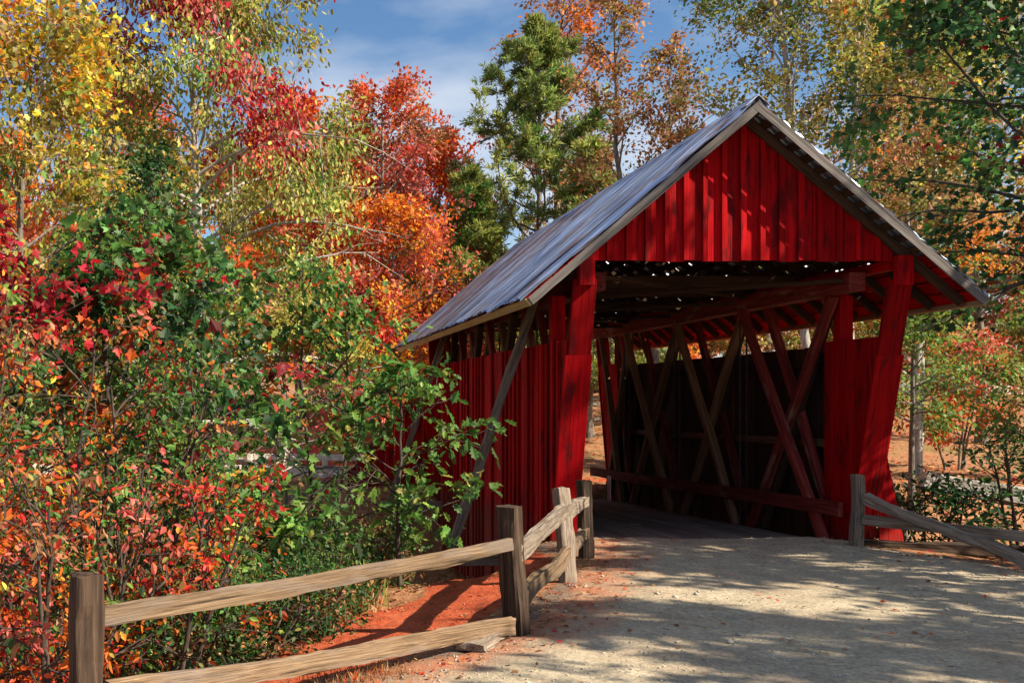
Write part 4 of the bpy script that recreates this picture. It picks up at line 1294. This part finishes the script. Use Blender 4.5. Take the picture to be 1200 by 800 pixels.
for k, (px_, Y_, ordn) in enumerate(spots):
    v_ = int(rf_.choice(4, p=[.38, .27, .2, .15] if px_ < 600 else [.2, .42, .13, .25]))
    src, kids = protos[v_]
    b_ = at(px_, Y_)
    sc_ = rf_.uniform(0.8, 1.05) * (1.0 if not (400 < px_ < 860) else 0.78)
    Mx = Matrix.Translation(Vector(b_)) @ Matrix.Rotation(rf_.uniform(0, 6.28), 4, 'Z') @ Matrix.Diagonal((sc_, sc_, sc_ * rf_.uniform(0.9, 1.12), 1))
    nr = src.copy()
    COL.objects.link(nr)
    nr.matrix_basis = Mx
    depth_word = 'first' if Y_ < 56 else 'second' if Y_ < 70 else 'third' if Y_ < 88 else 'last'
    nr['label'] = '%s tree, %s from the left in the %s row on the wooded hill' % (NAMES_[v_], ordn, depth_word)
    nr['group'] = FG
    tint = rf_.uniform(0.85, 1.15)
    for ch in kids:
        c = ch.copy()
        COL.objects.link(c)
        c.parent = nr
        c.matrix_parent_inverse = Matrix.Identity(4)
        c.matrix_basis = Matrix.Identity(4)
        c.color = (tint, tint, tint, 1)
for src, kids in protos:
    for ch in kids: bpy.data.objects.remove(ch)
    bpy.data.objects.remove(src)

# ------------------------------------------------------------------ litter, gravel, dry grass


def litter(name, label, n_, xr, yr, size, pal, accept, seed, lift=0.012):
    r = np.random.default_rng(seed)
    X_ = r.uniform(*xr, n_); Y_ = r.uniform(*yr, n_)
    ok = accept(X_, Y_, r)
    X_, Y_ = X_[ok], Y_[ok]
    zr = road_z(X_, Y_)
    Z_ = np.where((Y_ < 14.3), np.maximum(ground_z(X_, Y_), zr), ground_z(X_, Y_)) + lift
    C = np.stack([X_, Y_, Z_], 1)
    m_ = len(C)
    u, rg, nn = leaf_frames(r, m_, np.zeros((m_, 3)) + r.normal(0, 1, (m_, 3)) * np.array([1, 1, 0.12]), np.array([0, 0, 1.0]), 2.6)
    u[:, 2] *= 0.3; u = norm(u)
    pc = np.array([PAL[p[0]] for p in pal]); wt = np.array([p[1] for p in pal], float)
    cols = pc[r.choice(len(pc), m_, p=wt / wt.sum())] * np.exp(r.normal(0, 0.3, (m_, 1)))
    o = link(name, build_leaves(name, C, u, rg, nn, size * r.uniform(0.6, 1.3, m_), np.clip(cols, 0.004, 0.8), T_QUAD), M_LEAF)
    return props(o, label, 'leaves', None, 'stuff')


LP = [('brown', 4), ('tan', 4), ('peach', 3), ('rorange', 2), ('pink', 1.5), ('red', 0.7)]
litter('leaf_litter', 'fallen autumn leaves covering the slopes and hill', 52000, (-14, 34), (21, 52), 0.16, LP, lambda x, y, r: (y > 23.5) & (vnoise(x * 0.45, y * 0.6) + vnoise(x * 1.6, y * 1.9) * 0.6 + 0.55 > r.random(len(x))), 1)


def bank(x, y, r):
    s, q = road_mask(x, y)
    e = np.minimum(np.abs(s + 0.15), np.abs(q + 0.1))
    return (r.random(len(x)) < np.exp(-(e / 0.55) ** 2) * 0.75) & (y < 14.3)


litter('leaf_litter', 'fallen brown and red leaves along the edges of the road', 14000, (-3, 12), (5, 14.3), 0.06, [('brown', 5), ('rorange', 2), ('tan', 3), ('red', 1.5), ('dkred', 1)], bank, 2)


def onroad(x, y, r):
    s, q = road_mask(x, y)
    return (np.maximum(s, q) < -0.3) & (r.random(len(x)) < 0.5)


litter('leaf_litter', 'a few orange and brown leaves scattered on the gravel', 700, (0, 10), (6, 14), 0.06, [('brown', 4), ('rorange', 2), ('tan', 3)], onroad, 3)


def thick(x, y, r):
    s, q = road_mask(x, y)
    return ((s > 1.6) | (q > 0.5)) & (y < 19)


litter('leaf_litter', 'leaf mould under the thicket on the left bank', 15000, (-7, 14), (5, 19), 0.09, [('brown', 5), ('tan', 2), ('rorange', 1.5), ('olive', 1)], thick, 4)

def clayb(x, y, r):
    s, q = road_mask(x, y)
    return (s > 0.0) & (s < 2.4) & (r.random(len(x)) < 0.35)


litter('leaf_litter', 'small leaf scraps and twigs on the red clay bank', 2600, (-1.5, 4.2), (5.5, 14.3), 0.05, [('brown', 5), ('tan', 2), ('dkred', 2), ('olive', 1)], clayb, 6)

# loose stones on the road, clods on the clay
octa = np.array([(1, 0, 0), (0, 1, 0), (-1, 0, 0), (0, -1, 0), (0, 0, 0.7), (0, 0, -0.7)], float)
of = np.array([(0, 1, 4), (1, 2, 4), (2, 3, 4), (3, 0, 4), (1, 0, 5), (2, 1, 5), (3, 2, 5), (0, 3, 5)])


def stones(name, label, n_, xr, yr, accept, zf, big, mat, seed):
    r = np.random.default_rng(seed)
    X_ = r.uniform(*xr, n_); Y_ = yr[0] + (yr[1] - yr[0]) * r.random(n_) ** 1.3
    ok = accept(X_, Y_, r)
    X_, Y_ = X_[ok], Y_[ok]
    m_ = len(X_)
    sz = 0.005 + 0.011 * r.random(m_) ** 3 + big * r.random(m_) * (r.random(m_) < 0.03)
    ang = r.random(m_) * 6.28
    Vg = octa[None] * (1 + r.normal(0, 0.25, (m_, 6, 1)))
    c_, s_ = np.cos(ang)[:, None], np.sin(ang)[:, None]
    Vg = np.stack([Vg[:, :, 0] * c_ - Vg[:, :, 1] * s_, Vg[:, :, 0] * s_ + Vg[:, :, 1] * c_, Vg[:, :, 2]], -1) * sz[:, None, None] + np.stack([X_, Y_, zf(X_, Y_) + sz * 0.3], -1)[:, None, :]
    idx = (np.arange(m_)[:, None, None] * 6 + of[None]).reshape(-1)
    return props(link(name, raw_mesh(name, Vg.reshape(-1, 3), idx, np.full(m_ * 8, 3)), mat), label, 'stones', None, 'stuff')


stones('gravel', 'loose pale stones scattered over the gravel road', 12000, (-0.5, 10.5), (6.3, 14.3),
       lambda x, y, r: (np.maximum(*road_mask(x, y)) < 0) & (vnoise(x * 0.8, y * 0.8) + 0.5 > r.random(len(x)) * 0.9), road_z, 0.022, M_PEBBLE, 78)
stones('clay_clods', 'small red clods and pebbles on the clay bank', 6000, (-1.5, 4.2), (6.3, 14.3),
       lambda x, y, r: (road_mask(x, y)[0] > -0.2) & (road_mask(x, y)[0] < 2.2), lambda x, y: np.maximum(ground_z(x, y), road_z(x, y)), 0.03, plain('clay_clod', (0.36, 0.12, 0.06), 0.95), 79)


# dry grass tufts on the clay bank
def grass(name, label, centres, n_per, h, seed, pal):
    r = np.random.default_rng(seed)
    C = np.repeat(np.array(centres), n_per, 0)
    m_ = len(C)
    C = C + np.concatenate([r.normal(0, 0.13, (m_, 2)), np.zeros((m_, 1))], 1)
    C[:, 2] = ground_z(C[:, 0], C[:, 1]) - 0.01
    u = norm(np.stack([r.normal(0, 0.38, m_), r.normal(0, 0.38, m_), np.ones(m_)], 1))
    u, rg, nn = leaf_frames(r, m_, u * 3, np.array([0.3, -1.0, 0.2]), 0.8)
    T_BL = (np.array([(-0.012, 0, 0), (0.012, 0, 0), (0.012, 0.55, 0.02), (0.0, 1, 0.12), (-0.012, 0.55, 0.02)]), [[0, 1, 2, 3, 4]])
    pc = np.array([PAL[p[0]] for p in pal]); wt = np.array([p[1] for p in pal], float)
    cols = pc[r.choice(len(pc), m_, p=wt / wt.sum())] * np.exp(r.normal(0, 0.25, (m_, 1)))
    o = link(name, build_leaves(name, C, u, rg, nn, h * r.uniform(0.5, 1.3, m_), np.clip(cols, 0.004, 0.8), T_BL), M_LEAF)
    return props(o, label, 'grass', None, 'stuff')


cen = []
for px_, py_, zz in ((455, 700, -.45), (475, 695, -.45), (495, 690, -.45), (430, 715, -.45), (510, 690, -.5), (420, 735, -.4), (260, 770, -.5), (400, 720, -.5), (370, 740, -.5), (560, 685, -.5), (350, 745, -.6), (300, 760, -.6)):
    Yc = (CAMZ - zz) * F / (py_ - PY)
    cen.append((X_at(px_, Yc), Yc + 0.35, 0))
grass('dry_grass', 'tan and green grass tufts along the top of the clay bank', cen, 90, 0.42, 9, [('tan', 4), ('yg', 2), ('olive', 3), ('green', 2)])
cen = [(X_at(p_, 7.3), 7.3 + 0.2 * math.sin(p_), 0) for p_ in (420, 440, 455, 470, 400, 375)]
grass('dry_grass', 'dead brown grass at the front edge of the clay below the rail', cen, 60, 0.12, 10, [('brown', 3), ('tan', 3), ('rorange', 1)])
